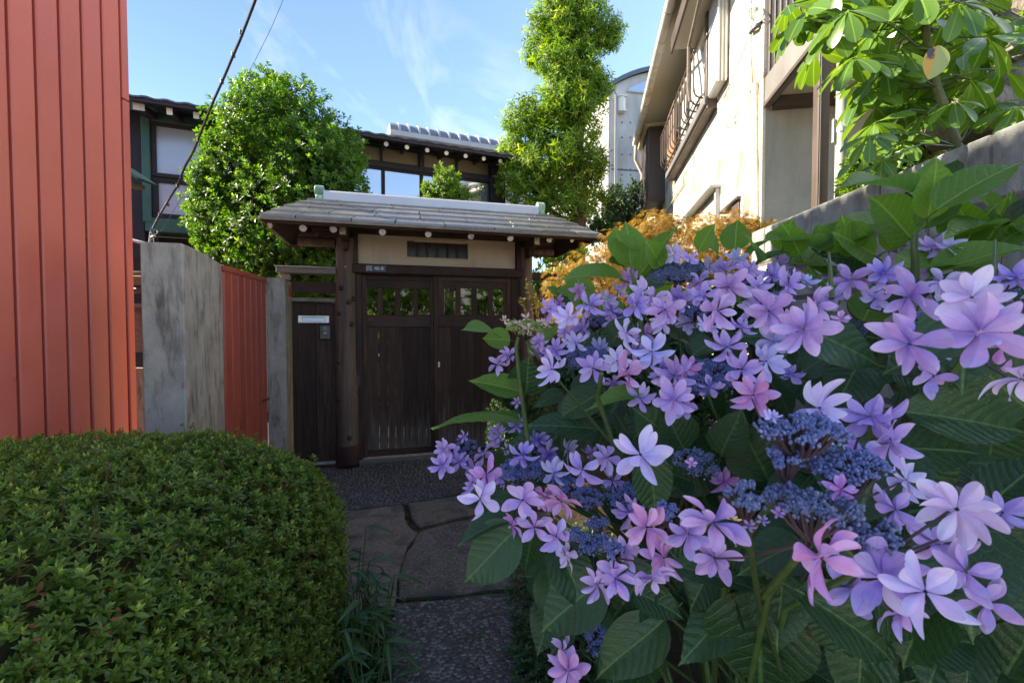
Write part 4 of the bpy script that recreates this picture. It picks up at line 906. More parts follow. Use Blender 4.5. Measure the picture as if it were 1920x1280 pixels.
hbox('hand_rail', sP-.05, S0-.04, ou-.02, ou+.03, zu+1.101, zu+1.15, M_brown, .006, bc)
for k in range(26): a = ou+.08+.11*k; hbox('baluster', sP-.03, sP-.008, a-.014, a+.014, zu+.001, zu+1.1, M_brown, .004, bc)
hbox('hand_rail', sP-.05, sP, ou+.031, 5, zu+1.101, zu+1.15, M_brown, .006, bc)
hbox('post', sP-.045, sP+.025, ou-.014, ou+.052, 0, zl-.001, M_brown, .006, bc)
for z_ in (1.0, 2.0): hbox('post_groove', sP-.049, sP-.0451, ou-.002, ou+.002, .5, zl-.02, M_brownlt, .001, bc) if z_ == 1 else None
q = MB(); u_, z_ = HF.uz(1556, 260, -(OW+.11)); q.tube([HF.pt(sP-.1, -(OW+.105), z) for z in (0, 1., 2.2, 2.5, 5.2)], .030, 14); dp = q.build('downpipe', M_pvc, wh, True)
zc_ = HF.uz(1556, 262, -(OW+.105))[1]; q = MB(); q.tube([HF.pt(sP-.1, -(OW+.105), zc_-.012), HF.pt(sP-.1, -(OW+.105), zc_+.012)], .0335, 14); q.fbox(HF, sP-.11, sP-.09, -(OW+.072), -(OW+.055), zc_-.07, zc_+.07, .003); q.build('pipe_clip', M_steel, dp)

# ------------------------------------------------------------------ block wall
BW = Frame((1.30, .55), (.045, 2.0)); LB_ = 2.02; HBW = 1.785
bw = thing('block_wall', 'grey concrete block garden wall stained black along its top behind the hydrangea', 'wall', BW.pt(LB_/2, -.06, 0))
for r_ in range(10):
    z1 = HBW-.0-.2*r_; z0 = max(.0, z1-.19)
    if z1 <= .05: break
    off = -.2*(r_ % 2)+.26; a = -1.1+off
    while a < LB_:
        b_ = min(a+.39, LB_); a0_ = max(a, -1.0)
        if b_-a0_ > .03:
            q = MB(); q.fbox(BW, a0_+.004, b_-.004 if b_ < LB_ else b_, -.12, 0+random.uniform(-.002, .002), z0+.004, z1-(0.004 if r_ else 0), .006); q.build('block', M_block, bw)
        a += .39
q = MB(); q.fbox(BW, -1.0, LB_-.006, -.112, -.007, 0, HBW-.008, .002); q.build('mortar_core', M_joint, bw)
tr = sheet('terrace_soil', [(BW.pt(-1.0, -.13, 0).x, BW.pt(-1.0, -.13, 0).y), (BW.pt(LB_, -.13, 0).x, BW.pt(LB_, -.13, 0).y), (BW.pt(LB_, -1.7, 0).x, 2.6), (3.6, 2.4), (3.6, -.5)], 1.55, M_soil, 1.6); tag(tr, kind='structure'); orient(tr)

# ------------------------------------------------------------------ overhead cables
def cable(nm, lab, pts, r, m, n=8):
    q = MB(); pw = [P(*p_) for p_ in pts]; fine = []
    for i in range(len(pw)-1):
        for t in np.linspace(0, 1, 6, endpoint=False):
            p0, p1, p2, p3 = pw[max(0, i-1)], pw[i], pw[i+1], pw[min(len(pw)-1, i+2)]
            fine.append(.5*((2*p1)+(p2-p0)*t+(2*p0-5*p1+4*p2-p3)*t*t+(3*p1-p0-3*p2+p3)*t**3))
    fine.append(pw[-1]); q.tube(fine, r, n); o = q.build(nm, m, None, True); tag(o, lab, 'cable'); return fine, o
f1, oc = cable('overhead_cable', 'thick black service cable hanging down from the sky to the lean-to', [(500, -60, 3.0), (478, 2, 3.25), (452, 70, 3.55), (437, 105, 3.7), (418, 150, 3.9), (398, 195, 4.1), (378, 245, 4.3), (362, 285, 4.45), (347, 312, 4.5), (334, 345, 4.55), (318, 372, 4.55), (302, 398, 4.5), (288, 425, 4.45), (283, 436, 4.42)], .0105, M_cable)
for px, py, Y in ((452, 60, 3.53), (437, 102, 3.69), (416, 152, 3.9), (372, 262, 4.36), (333, 348, 4.55), (314, 382, 4.54), (300, 402, 4.5)):
    q = MB(); c = P(px, py, Y); 
    for k in range(3): q.tube([c+Vector((0, 0, -.02+.012*k)), c+Vector((.003, 0, -.015+.012*k))], .017, 8)
    q.build('cable_tie', M_cable, oc, True)
f2, ow = cable('guy_wire', 'thin grey wire running beside the thick black cable', [(545, -40, 3.0), (530, 2, 3.2), (505, 60, 3.45), (470, 130, 3.8), (440, 195, 4.1), (405, 262, 4.35), (370, 320, 4.5), (330, 388, 4.5), (300, 436, 4.42)], .0020, M_wire, 6)
cl = thing('cable_anchor', 'tangle of wire ends and blue clamp where cables meet above the pier', 'cable anchor', P(287, 448, 4.4))
r_ = random.Random(3)
for k in range(9):
    a = P(285+r_.uniform(-5, 8), 428+r_.uniform(0, 20), 4.4); b_ = P(284+r_.uniform(-8, 22), 440+r_.uniform(-8, 22), 4.38); m_ = (a+b_)/2+Vector((r_.uniform(-.03, .03), 0, r_.uniform(-.03, .03)))
    q = MB(); q.tube([a, m_, b_], .004, 6); q.build('wire_end', M_whiteplastic if k % 2 else M_cable, cl, True)
q = MB(); c = P(281, 429, 4.4); q.tube([c, c+Vector((.03, 0, -.02))], .016, 8); q.build('clamp', surf('blue_clamp', (.03, .12, .25), (.04, .15, .3), 6, .5, .4, bstr=0), cl, True)
q = MB(); q.tube([P(283, 436, 4.41), P(281, 452, 4.40), P(279, 462, 4.40)], .011, 8); q.build('insulator', M_pvc, cl, True)
# ------------------------------------------------------------------ foliage materials
L_tree = leafmat('tree_leaf', (.032, .096, .014), (.098, .210, .027), .46, .46, (1.9, 1.8, .5), .4, tip=(.22, .36, .05))
L_tall = leafmat('laurel_leaf', (.060, .145, .016), (.170, .290, .030), .48, .52, (1.9, 1.7, .5), .35, tip=(.36, .42, .06))
L_azal = leafmat('azalea_leaf', (.076, .138, .018), (.175, .255, .034), .42, .28, (1.7, 1.7, .5), .45, tip=(.34, .42, .06))
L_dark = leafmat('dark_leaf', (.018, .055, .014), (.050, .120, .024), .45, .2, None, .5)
L_lite = leafmat('garden_leaf', (.06, .13, .020), (.18, .29, .04), .45, .5, (1.6, 1.6, .6), .4, tip=(.32, .38, .08))
L_maple = leafmat('maple_leaf', (.25, .13, .024), (.42, .295, .062), .6, .45, (1.35, 1.2, .8), .25, tip=(.20, .20, .05))
L_schef = leafmat('umbrella_leaf', (.055, .135, .022), (.125, .230, .036), .30, .40, (1.9, 1.7, .5), .5, vein=True)
L_sasa = leafmat('bamboo_grass_leaf', (.016, .050, .010), (.038, .090, .018), .4, .2, None, .45, vein=True)
L_fern = leafmat('fern_leaf', (.035, .10, .020), (.075, .17, .035), .5, .35, None, .3)
L_nand = leafmat('nandina_leaf', (.07, .11, .022), (.17, .17, .04), .45, .35, None, .35, tip=(.24, .13, .05))
L_dead = leafmat('dead_leaf', (.16, .055, .022), (.26, .12, .05), .8, .15, (1, .8, .6), .2, tip=(.30, .04, .06))
leafA = leaf_tmpl(1, .42, .10, .16); leafB = leaf_tmpl(1, .34, .06, .34); leafC = leaf_tmpl(1, .30, .08, .55, prof=(.1, .9, .8, .03))
leaf2 = leaf_tmpl(1, .46, .10, .12, (0, .5, 1.), (.12, 1, .07))
sh_tree = [shoot_tmpl(leafA, 9, .8, 22, 82, (.55, 1), seed=k) for k in range(4)]
sh_tall = [shoot_tmpl(leafC, 8, 1.1, 35, 85, (.7, 1), seed=10+k) for k in range(4)]
sh_az = [shoot_tmpl(leaf2, 8, .7, 18, 78, (.55, 1), seed=20+k) for k in range(5)]
fan = leaf_tmpl(1, .085, .02, .5, (0, .4, 1.), (.5, 1, .1))
def fan_tmpl(seed):
    r = np.random.default_rng(seed); Vs = []; Fs = []; UV = []; nv = 0
    for i in range(7):
        a = math.radians(-66+22*i+r.uniform(-6, 6)); d = np.array([[math.sin(a), math.cos(a), r.uniform(-.12, .05)]]); R = basis(d, np.array([[0, 0, 1.]]))[0]
        s = 1-.32*abs(i-3)/3; Vs.append((fan[0]*s)@R.T); Fs.append(fan[1]+nv); UV.append(fan[2]); nv += len(fan[0])
    return np.concatenate(Vs), np.concatenate(Fs), np.concatenate(UV)
fans = [fan_tmpl(k) for k in range(3)]
UPV = np.array([0, 0, 1.])
def leafy(name, clumps, n, size, tm, m, parent, seed, upw=.45, lo=.74, hi=1.05, rough=.16, inner=.25, gain=.5, bias=0, droop=0., facing=None, kind='stuff'):
    r = np.random.default_rng(seed+100)
    p1, d1, f1 = crown(clumps, n, lo, hi, seed, rough)
    ni = int(n*inner); p2, d2, f2 = crown(clumps, ni, .25, lo, seed+1, rough)
    pos = np.concatenate([p1, p2]); d = np.concatenate([d1, d2])
    dr = unit(d+UPV*upw-UPV*droop+r.normal(0, .38, pos.shape)); R = basis(dr, unit(d*.6+r.normal(0, .6, pos.shape)))
    tint = np.clip(r.beta(2, 3, len(pos))+bias, 0, 1); S = size*r.uniform(.75, 1.2, len(pos))
    return scatter(name, tm, R, S, pos, tint, m, parent, kind, gain)
def clump_px(lst, Y, jz=.0, seed=0, depth=1.):
    r = random.Random(seed); out = []
    for c in lst:
        px, py, rx = c[0], c[1], c[2]; ry = c[3] if len(c) > 3 else rx; yy = Y+r.uniform(-jz, jz); k = yy/FPX
        out.append((P(px, py, yy), (rx*k, (rx+ry)*.5*k*depth, ry*k)))
    return out
def limbs(q, base, r0, clumps, seed=0, r1=.012, frac=1.):
    rr = random.Random(seed); base = Vector(base)
    for c, R_ in clumps:
        a = base.lerp(Vector(c), .0); m_ = base.lerp(Vector(c), .5)+Vector((rr.uniform(-.08, .08), rr.uniform(-.08, .08), -.05)); q.tube([a, m_, Vector(c)], [r0*.55, r0*.35, r1], 8, True, .06)

# ------------------------------------------------------------------ trees and shrubs beyond the gate
t1 = thing('evergreen_tree', 'round glossy evergreen tree behind the red fence and pier', 'tree', P(520, 830, 5.3))
c1 = clump_px([(515, 290, 115), (458, 350, 84), (588, 328, 86), (488, 230, 68), (552, 232, 72), (632, 285, 52), (425, 415, 66), (530, 425, 110), (610, 395, 66), (640, 345, 46), (445, 468, 58), (545, 485, 75), (402, 385, 38), (392, 338, 30), (420, 285, 34), (620, 460, 50), (500, 180, 45), (400, 450, 30)], 5.25, .25, 2)
leafy('crown', c1, 5600, .064, sh_tree, L_tree, t1, 31, upw=.5, gain=.35, bias=.06)
q = MB(); tb = P(520, 830, 5.3); tb.z = 0; tm_ = P(528, 520, 5.3); q.tube([tb, (tb+tm_)/2+Vector((.05, 0, 0)), tm_, P(520, 380, 5.3)], [.10, .085, .075, .05], 12, True, .05); limbs(q, tm_, .08, c1, 3); q.build('trunk', M_bark, t1, True)
t2 = thing('tall_laurel_tree', 'tall bright green tree trimmed into cloud-like tiers behind the gate', 'tree', P(1075, 640, 8.5))
c2 = clump_px([(1072, 22, 58, 44), (1112, 60, 46, 36), (1032, 52, 44, 40), (1078, 78, 50, 34), (1058, 140, 34, 20), (1096, 146, 32, 22), (1070, 196, 46, 22), (1140, 66, 22, 22), (1075, -50, 66, 60), (1095, -110, 55, 60), (1008, 104, 26, 20), (1040, 112, 36, 22), (1086, 118, 44, 22),
 (1062, 168, 40, 32), (1100, 178, 40, 34), (1125, 160, 16, 20), (1016, 206, 34, 26), (975, 222, 30, 26), (1062, 216, 44, 26), (958, 290, 24, 24), (990, 268, 40, 34), (1040, 276, 52, 38), (1088, 250, 36, 32), (1115, 300, 22, 22), (1085, 320, 42, 34), (1000, 318, 44, 28), (965, 338, 30, 26), (1040, 345, 46, 30), (1000, 372, 44, 26), (1060, 385, 48, 30), (1100, 365, 34, 30), (948, 312, 14, 12)], 8.5, .3, 5)
leafy('crown', c2, 4300, .11, sh_tall, L_tall, t2, 41, upw=.35, gain=.4, rough=.24, bias=.14, inner=.2)
q = MB(); a = P(1078, 640, 8.5); a.z = 0; q.tube([a, P(1083, 450, 8.5), P(1085, 380, 8.5), P(1080, 300, 8.5), P(1088, 200, 8.5), P(1080, 90, 8.5), P(1085, -40, 8.5)], [.17, .16, .15, .12, .10, .07, .04], 12, True, .06)
for c, R_ in c2: j = Vector((P(1083, 300, 8.5).x, 8.5, max(2.5, c.z-.5))); q.tube([j, (j+c)/2, c], [.05, .035, .012], 7)
q.build('trunk', M_bark, t2, True)
t3 = thing('small_bright_shrub', 'small bright green bush standing before the upper windows above the ridge', 'shrub', P(838, 640, 6.2))
c3 = clump_px([(836, 338, 22), (812, 356, 17), (858, 356, 20), (838, 366, 30, 24), (806, 372, 22), (868, 376, 22), (838, 410, 40, 40)], 6.2, .1, 7)
leafy('crown', c3, 300, .075, sh_tree, L_lite, t3, 51, upw=.5, gain=.4, lo=.5); q = MB(); a = P(838, 640, 6.2); a.z = 0; q.tube([a, P(838, 420, 6.2), P(836, 345, 6.2)], [.035, .03, .01], 8); q.build('trunk', M_bark, t3, True)
defs = [('garden_shrub', 'sunny leafy shrub seen through the left door window', [(690, 560, 46), (735, 545, 48), (780, 575, 44), (720, 610, 60, 50), (800, 540, 34)], 6.0, 'shrub'),
        ('garden_shrub', 'sunny leafy shrub seen through the right door window', [(900, 560, 30), (945, 545, 46), (860, 600, 44), (925, 610, 60, 50), (985, 570, 40)], 6.3, 'shrub'),
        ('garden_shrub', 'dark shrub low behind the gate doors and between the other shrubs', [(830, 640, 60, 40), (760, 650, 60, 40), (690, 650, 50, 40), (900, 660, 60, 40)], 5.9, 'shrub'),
        ('garden_shrub', 'low green bush glimpsed above the dark plank side fence', [(560, 500, 30, 20), (600, 540, 40, 26), (570, 560, 40, 22)], 5.4, 'shrub'),
        ('garden_shrub', 'green shrub under the right eave end of the gate roof', [(1035, 470, 34, 26), (1050, 510, 40, 40), (1020, 560, 46, 46), (1075, 470, 24, 20)], 6.6, 'shrub'),
        ('garden_shrub', 'dark green shrub at the foot of the tall tree near the white house', [(1150, 372, 30, 26), (1180, 395, 32, 34), (1130, 410, 36, 26), (1165, 430, 44, 40), (1110, 440, 34, 28), (1190, 360, 18, 18), (1195, 440, 30, 40)], 9.3, 'shrub')]
for i, (nm, lab, cl_, Y, cat) in enumerate(defs):
    cc_ = clump_px(cl_, Y, .15, 9+i); b0_ = P(sum(c[0] for c in cl_)/len(cl_), 640, Y); b0_.z = 0
    o = thing(nm, lab, cat, b0_, 'shrubs in the garden beyond the gate')
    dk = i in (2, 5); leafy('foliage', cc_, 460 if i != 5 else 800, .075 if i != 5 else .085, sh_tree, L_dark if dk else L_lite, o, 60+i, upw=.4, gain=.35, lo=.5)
    q = MB()
    for c, R_ in cc_: q.tube([b0_+Vector((random.uniform(-.1, .1), 0, 0)), (b0_+c)/2, c], [.022, .016, .006], 6)
    q.build('stem', M_bark, o, True)
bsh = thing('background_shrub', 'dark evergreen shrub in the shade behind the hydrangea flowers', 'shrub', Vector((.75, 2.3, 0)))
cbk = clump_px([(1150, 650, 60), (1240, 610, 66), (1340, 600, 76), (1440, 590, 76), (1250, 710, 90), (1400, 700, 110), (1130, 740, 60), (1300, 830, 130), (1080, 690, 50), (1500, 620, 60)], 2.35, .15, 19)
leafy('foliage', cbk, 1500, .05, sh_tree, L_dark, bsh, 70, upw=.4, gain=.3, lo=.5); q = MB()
for c, R_ in cbk: q.tube([Vector((.75, 2.3, 0)), (Vector((.75, 2.3, 0))+c)/2, c], [.02, .014, .006], 6)
q.build('stem', M_bark, bsh, True)
# slim trunk and a pale wall far behind the door windows
o = thing('slim_tree', 'slim bare trunk seen through the second pane of the right door', 'tree', P(846, 640, 6.6)); q = MB(); a = P(846, 640, 6.6); a.z = 0; q.tube([a, P(845, 560, 6.6), P(850, 520, 6.6), P(848, 470, 6.6)], [.045, .04, .035, .02], 9, True, .05); q.tube([P(845, 552, 6.6), P(858, 535, 6.6)], [.02, .012], 7); q.build('trunk', M_bark, o, True)
gw = Frame((P(560, 500, 6.9).x, 6.9), (.93, .36)); o = thing('garden_wall', 'pale garden wall far behind the gate doors', 'wall', gw.pt(1.5, 0, 0)); q = MB(); q.fbox(gw, -.6, 3.6, 0, .12, 0, 1.95, .01); q.build('wall_body', M_grstucco, o); q = MB(); q.fbox(gw, -.62, 3.62, -.03, .15, 1.951, 2.0, .008); q.build('coping', M_pvc, o)

# ------------------------------------------------------------------ orange maple
mp_ = thing('lace_leaf_maple', 'orange gold lace-leaf maple drooping between the gate and white house', 'maple tree', Vector((1.05, 3.3, 0)))
cm = clump_px([(1285, 475, 88, 60), (1190, 470, 66, 50), (1385, 462, 80, 56), (1120, 512, 62, 46), (1062, 540, 46, 42), (1235, 425, 46, 28), (1330, 432, 52, 30), (1450, 470, 50, 46), (1400, 425, 30, 22), (1200, 540, 80, 60), (1100, 580, 70, 50), (1330, 540, 90, 60), (1450, 540, 60, 60)], 3.25, .2, 15)
r = np.random.default_rng(77); p1, d1, _ = crown(cm, 8600, .6, 1.1, 15, .26)
dr = unit(d1*.8-UPV*.55+r.normal(0, .3, p1.shape)); R = basis(dr, unit(d1+UPV*.6+r.normal(0, .3, p1.shape)))
scatter('crown', fans, R, .047*r.uniform(.6, 1.3, len(p1)), p1, np.clip(r.beta(2, 2.2, len(p1)), 0, 1), L_maple, mp_)
q = MB(); b0_ = Vector((1.05, 3.3, 0)); q.tube([b0_, b0_+Vector((-.05, 0, .5)), b0_+Vector((.02, 0, .95)), P(1270, 470, 3.25)], [.06, .055, .045, .02], 10, True, .06); limbs(q, b0_+Vector((.02, 0, .95)), .05, cm, 5, .006); q.build('trunk', M_bark, mp_, True)

# ------------------------------------------------------------------ azalea hedge
az = thing('azalea_hedge', 'clipped rounded green azalea hedge filling the lower left beside the path', 'hedge', Vector((-1.42, 1.2, 0)))
AC, AH, AP = np.array([-1.545, 1.20, 0.]), np.array([.885, 1.04, .862]), 3.5
def super_surface(n, seed, k=1.0, zmin=-.02):
    r = np.random.default_rng(seed); d = unit(r.normal(0, 1, (n*7, 3))*np.array([1, 1, .9])); d = d[d[:, 2] > zmin]
    d = d[(d[:, 0] > -.75) | (d[:, 2] > .5)]
    rr = (np.abs(d)**AP).sum(1)**(-1/AP); u = d*rr[:, None]
    keep = r.uniform(0, 1, len(u)) < (rr/rr.max())**3.2
    u, d = u[keep][:n], d[keep][:n]
    nn = unit(np.sign(u)*np.abs(u)**(AP-1)/AH); 
    k2 = k*(1+.022*lump(u*1.0, 91, 3.2)+.016*lump(u, 92, 9))
    pos = AC+u*AH*k2[:, None]; pos[:, 2] -= .05*np.clip((-1.2-pos[:, 0]), 0, 1.2)
    return pos, nn
r = np.random.default_rng(81); pos, nn = super_surface(13500, 80)
pos = pos+nn*r.normal(0, .010, (len(pos), 1))
long_ = r.uniform(0, 1, len(pos)) < .03; pos[long_] += nn[long_]*r.uniform(.01, .05, (long_.sum(), 1))
dr = unit(nn*.9+UPV*.55+r.normal(0, .30, pos.shape)); R = basis(dr, r.normal(0, 1, pos.shape))
scatter('foliage', sh_az, R, .0225*r.uniform(.75, 1.25, len(pos)), pos, np.clip(r.beta(2, 3.2, len(pos)), 0, 1), L_azal, az, 'stuff', .75)
pos, nn = super_surface(9500, 82, .965); dr = unit(nn*.6+UPV*.3+r.normal(0, .5, pos.shape)); R = basis(dr, r.normal(0, 1, pos.shape))
scatter('inner_foliage', sh_az, R, .029*r.uniform(.8, 1.25, len(pos)), pos, np.clip(r.beta(2, 4, len(pos)), 0, .6), L_azal, az, 'stuff', .2)
q = MB(); nu, nv_ = 36, 14
for j in range(nv_+1):
    for i in range(nu):
        a, b_ = 2*math.pi*i/nu, .5*math.pi*j/nv_; d = np.array([math.cos(a)*math.cos(b_), math.sin(a)*math.cos(b_), math.sin(b_)]); rr = (np.abs(d)**AP).sum()**(-1/AP); v = AC+d*rr*AH*.90; q.v.append(Vector(v))
q.f = [[j*nu+i, j*nu+(i+1) % nu, (j+1)*nu+(i+1) % nu, (j+1)*nu+i] for j in range(nv_) for i in range(nu)]
q.build('twiggy_core', surf('dark_twigs', (.030, .032, .012), (.055, .055, .022), 60, .95, .05, bs=80, bstr=1.), az, True)
stick = (np.array([(-.02, 0, 0), (.02, 0, 0), (.012, 1, 0), (-.012, 1, 0), (0, 0, -.02), (0, 0, .02), (0, 1, .012), (0, 1, -.012)]), np.array([(0, 1, 2, 3), (4, 5, 6, 7)]), np.zeros((8, 2)))
pos, nn = super_surface(2200, 83, .975); dr = unit(nn+UPV*.5+r.normal(0, .4, pos.shape)); R = basis(dr, r.normal(0, 1, pos.shape))
scatter('twigs', [stick], R, r.uniform(.03, .085, len(pos)), pos, r.uniform(0, 1, len(pos)), leafmat('twig_bark', (.10, .040, .022), (.19, .085, .04), .8, 0, spec=.2), az)
pos, nn = super_surface(900, 84, 1.004); pk = lump((pos-AC)/AH, 99, 4.4) > .42; pos, nn = pos[pk], nn[pk]; pos = np.repeat(pos, 2, 0)+r.normal(0, .012, (len(pos)*2, 3)); nn = np.repeat(nn, 2, 0)
scatter('dead_leaves', [leaf_tmpl(1, .45, .22, .5)], basis(unit(r.normal(0, 1, pos.shape)), unit(nn+r.normal(0, .4, nn.shape))), .019*r.uniform(.6, 1.2, len(pos)), pos, r.uniform(0, 1, len(pos))**2, L_dead, az)
az2 = thing('small_azalea', 'small rounded azalea at the right foot of the gate door', 'shrub', G(965, 850))
ca = clump_px([(962, 775, 40, 44), (985, 740, 40, 40), (950, 815, 36, 34), (1000, 800, 50, 50)], 3.55, .08, 3); leafy('foliage', ca, 900, .030, sh_az, L_dark, az2, 86, upw=.6, gain=.6, bias=.05); q = MB()
for c, R_ in ca: q.tube([G(965, 850), c], [.015, .005], 6)
q.build('stem', M_bark, az2)

# ------------------------------------------------------------------ plants by the gate and the path
def spray_plant(name, label, cat, sprays, m, leaf, per, lsize, stem_m=M_twig, parts='foliage', droop=.2, seed=1, sp=.35):
    r = np.random.default_rng(seed); o = thing(name, label, cat, Vector(sprays[0][0])); q = MB(); pos = []; d = []
    for a, b_ in sprays:
        a, b_ = Vector(a), Vector(b_); m_ = (a+b_)/2+Vector((0, 0, (b_-a).length*.12)); q.tube([a, m_, b_], [.004, .003, .0015], 5); ax = (b_-a).normalized(); sd = ax.cross(Vector((0, 0, 1))).normalized()
        for k in range(per):
            t = .15+.85*k/per; c = a.lerp(m_, t*2) if t < .5 else m_.lerp(b_, t*2-1); s_ = 1 if k % 2 else -1
            pos.append(np.array(c)); d.append(np.array(ax*.7+sd*s_*sp*2+Vector((0, 0, -droop)))+r.normal(0, .25, 3))
    pos = np.array(pos); d = unit(np.array(d)); scatter(parts, [leaf], basis(d, UPV+r.normal(0, .3, pos.shape)), lsize*r.uniform(.7, 1.2, len(pos)), pos, r.uniform(0, 1, len(pos)), m, o)
    q.build('stem', stem_m, o, True); return o
rr = random.Random(21); base = P(1010, 640, 3.5); sp_ = []
for px, py in ((985, 520), (1000, 545), (975, 560), (1015, 530), (1025, 560), (990, 590), (960, 595), (1010, 600), (1035, 590), (1000, 565), (945, 600), (1020, 615)):
    sp_.append((P(1012+rr.uniform(-8, 8), 640, 3.5), P(px, py, 3.5+rr.uniform(-.15, .15))))
    sp_.append((sp_[-1][0].lerp(sp_[-1][1], .6), sp_[-1][1]+Vector((rr.uniform(-.08, .08), rr.uniform(-.05, .05), rr.uniform(-.06, .02)))))
spray_plant('nandina', 'feathery yellow green nandina beside the right gate post', 'shrub', sp_, L_nand, leafA, 14, .034, M_twig, seed=4)
sp_ = []
for k in range(16):
    a = G(612+rr.uniform(-14, 14), 985+rr.uniform(-50, 60)); sp_.append((a+Vector((-.06, 0, .02)), a+Vector((rr.uniform(.02, .17), rr.uniform(-.12, .06), rr.uniform(.06, .32)))))
spray_plant('fern', 'pale green feathery fern growing out along the hedge foot near the pebble paving', 'fern', sp_, L_fern, leafA, 12, .022, M_gstem, seed=5)
sp_ = []
for px, py in ((925, 985), (905, 1000), (940, 1010), (960, 1040), (985, 965), (945, 975)):
    a = G(975, 1010); sp_.append((a, G(px, py)+Vector((0, 0, rr.uniform(.04, .12)))))
spray_plant('fern', 'small dark fern under the hydrangea leaves at the right edge of the path', 'fern', sp_, L_fern, leafA, 16, .026, M_gstem, seed=6)
def blade_mesh(name, L, W, m, curl=.35):
    ts = np.linspace(0, 1, 7); pr_ = [.12, .7, 1, .95, .75, .42, .03]; V, F, UV = leaf_tmpl(1, W, .05, curl, ts, pr_); return rawmesh(name, V, F, UV, np.full(len(V), .5), m)
sasa_me = [blade_mesh('sasa_leaf', 1, .17, L_sasa, .25+.15*k) for k in range(3)]
def sasa(label, spots, n, seed):
    r = random.Random(seed); c0 = G(*spots[0]); o = thing('bamboo_grass', label, 'plant', c0, 'clumps of bamboo grass along the hedge'); q = MB()
    for k in range(n):
        sp__ = spots[k % len(spots)]; a = G(sp__[0]+r.uniform(-22, 22), sp__[1]+r.uniform(-18, 18)); hgt = r.uniform(.05, .30); b_ = a+Vector((r.uniform(-.05, .06), r.uniform(-.06, .04), hgt)); q.tube([a, b_], [.003, .002], 5)
        az_ = r.uniform(-2.6, .9); d = np.array([[math.cos(az_), math.sin(az_)*.8, r.uniform(-.25, .55)]]); R_ = basis(d, UPV[None]+np.array([[r.uniform(-.3, .3), r.uniform(-.5, 0), 0]]))[0]
        lf = link(bpy.data.objects.new('leaf', r.choice(sasa_me)), o, b_); s_ = r.uniform(.075, .135); lf.rotation_euler = Matrix(R_.tolist()).to_euler(); lf.scale = (s_, s_, s_)
    q.build('stem', M_gstem, o, True)
sasa('dark lance-leaved bamboo grass clump at the hedge foot nearest the camera', [(665, 1205), (700, 1225), (672, 1260), (708, 1280), (690, 1175), (690, 1330)], 84, 3)
sasa('dark lance-leaved bamboo grass sprig by the slab with the ring mark', [(648, 1120), (655, 1100), (635, 1140)], 14, 4)
# weeds in the joints and ground cover under the bush
def weeds(name, pts, m, size, seed, tm=[shoot_tmpl(leaf2, 6, .4, 30, 85, (.6, 1), seed=50)], kind='stuff', up=1.2, lab=None, cat=None):
    r = np.random.default_rng(seed); pos = np.array(pts); d = unit(UPV*up+r.normal(0, .5, pos.shape)); o = scatter(name, tm, basis(d, r.normal(0, 1, pos.shape)), size*r.uniform(.5, 1.3, len(pos)), pos, r.uniform(0, 1, len(pos)), m, None, kind, .3); return tag(o, lab, cat)
r = np.random.default_rng(5); pts = []
def along(line, n, wd):
    for a, b_ in zip(line[:-1], line[1:]):
        for _ in range(n):
            t = r.uniform(); g_ = G(a[0]+(b_[0]-a[0])*t+r.normal(0, wd), a[1]+(b_[1]-a[1])*t+r.normal(0, wd*.7)); pts.append((g_.x, g_.y, -.004))
along([(740, 1132), (757, 1042), (783, 1000), (790, 994), (850, 976), (935, 962)], 34, 2); along([(762, 945), (764, 985)], 12, 1.5); along([(745, 1122), (850, 1118), (945, 1108)], 45, 2.5); along([(870, 1118), (930, 1112)], 60, 5); along([(735, 1140), (715, 1180)], 90, 8); along([(830, 925), (850, 925)], 40, 4)
weeds('crack_weeds', pts, L_fern, .011, 6, lab='moss and tiny weeds growing in the joints between slabs', cat='weeds')
pts = []
for _ in range(2600):
    px, py = r.uniform(945, 1150), r.uniform(985, 1400); g_ = G(px, py)
    if px > 950+(py-1000)*.06+r.normal(0, 8): pts.append((g_.x, g_.y, r.uniform(0, .05)))
weeds('ground_cover', pts, L_dark, .022, 7, lab='dark low ground cover under the hydrangea at the path edge', cat='ground cover')
pts = []
for _ in range(700):
    px, py = r.uniform(610, 735), r.uniform(1150, 1420); g_ = G(px, py); pts.append((g_.x, g_.y, r.uniform(0, .04)))
weeds('ground_cover', pts, L_dark, .02, 8, lab='dark low ground cover between the hedge foot and the path', cat='ground cover')
pts = []
for _ in range(170):
    g_ = G(r.uniform(720, 1000), r.uniform(940, 1290)); pts.append((g_.x, g_.y, .014))
o = scatter('fallen_bits', [leaf_tmpl(1, .4, .2, .4)], basis(unit(r.normal(0, 1, (len(pts), 3))*np.array([1, 1, .1])), np.tile(UPV, (len(pts), 1))), .012*r.uniform(.4, 1.3, len(pts)), np.array(pts), r.uniform(0, .8, len(pts)), L_dead); tag(o, 'scraps of dead leaf lying on the path slabs', 'litter')

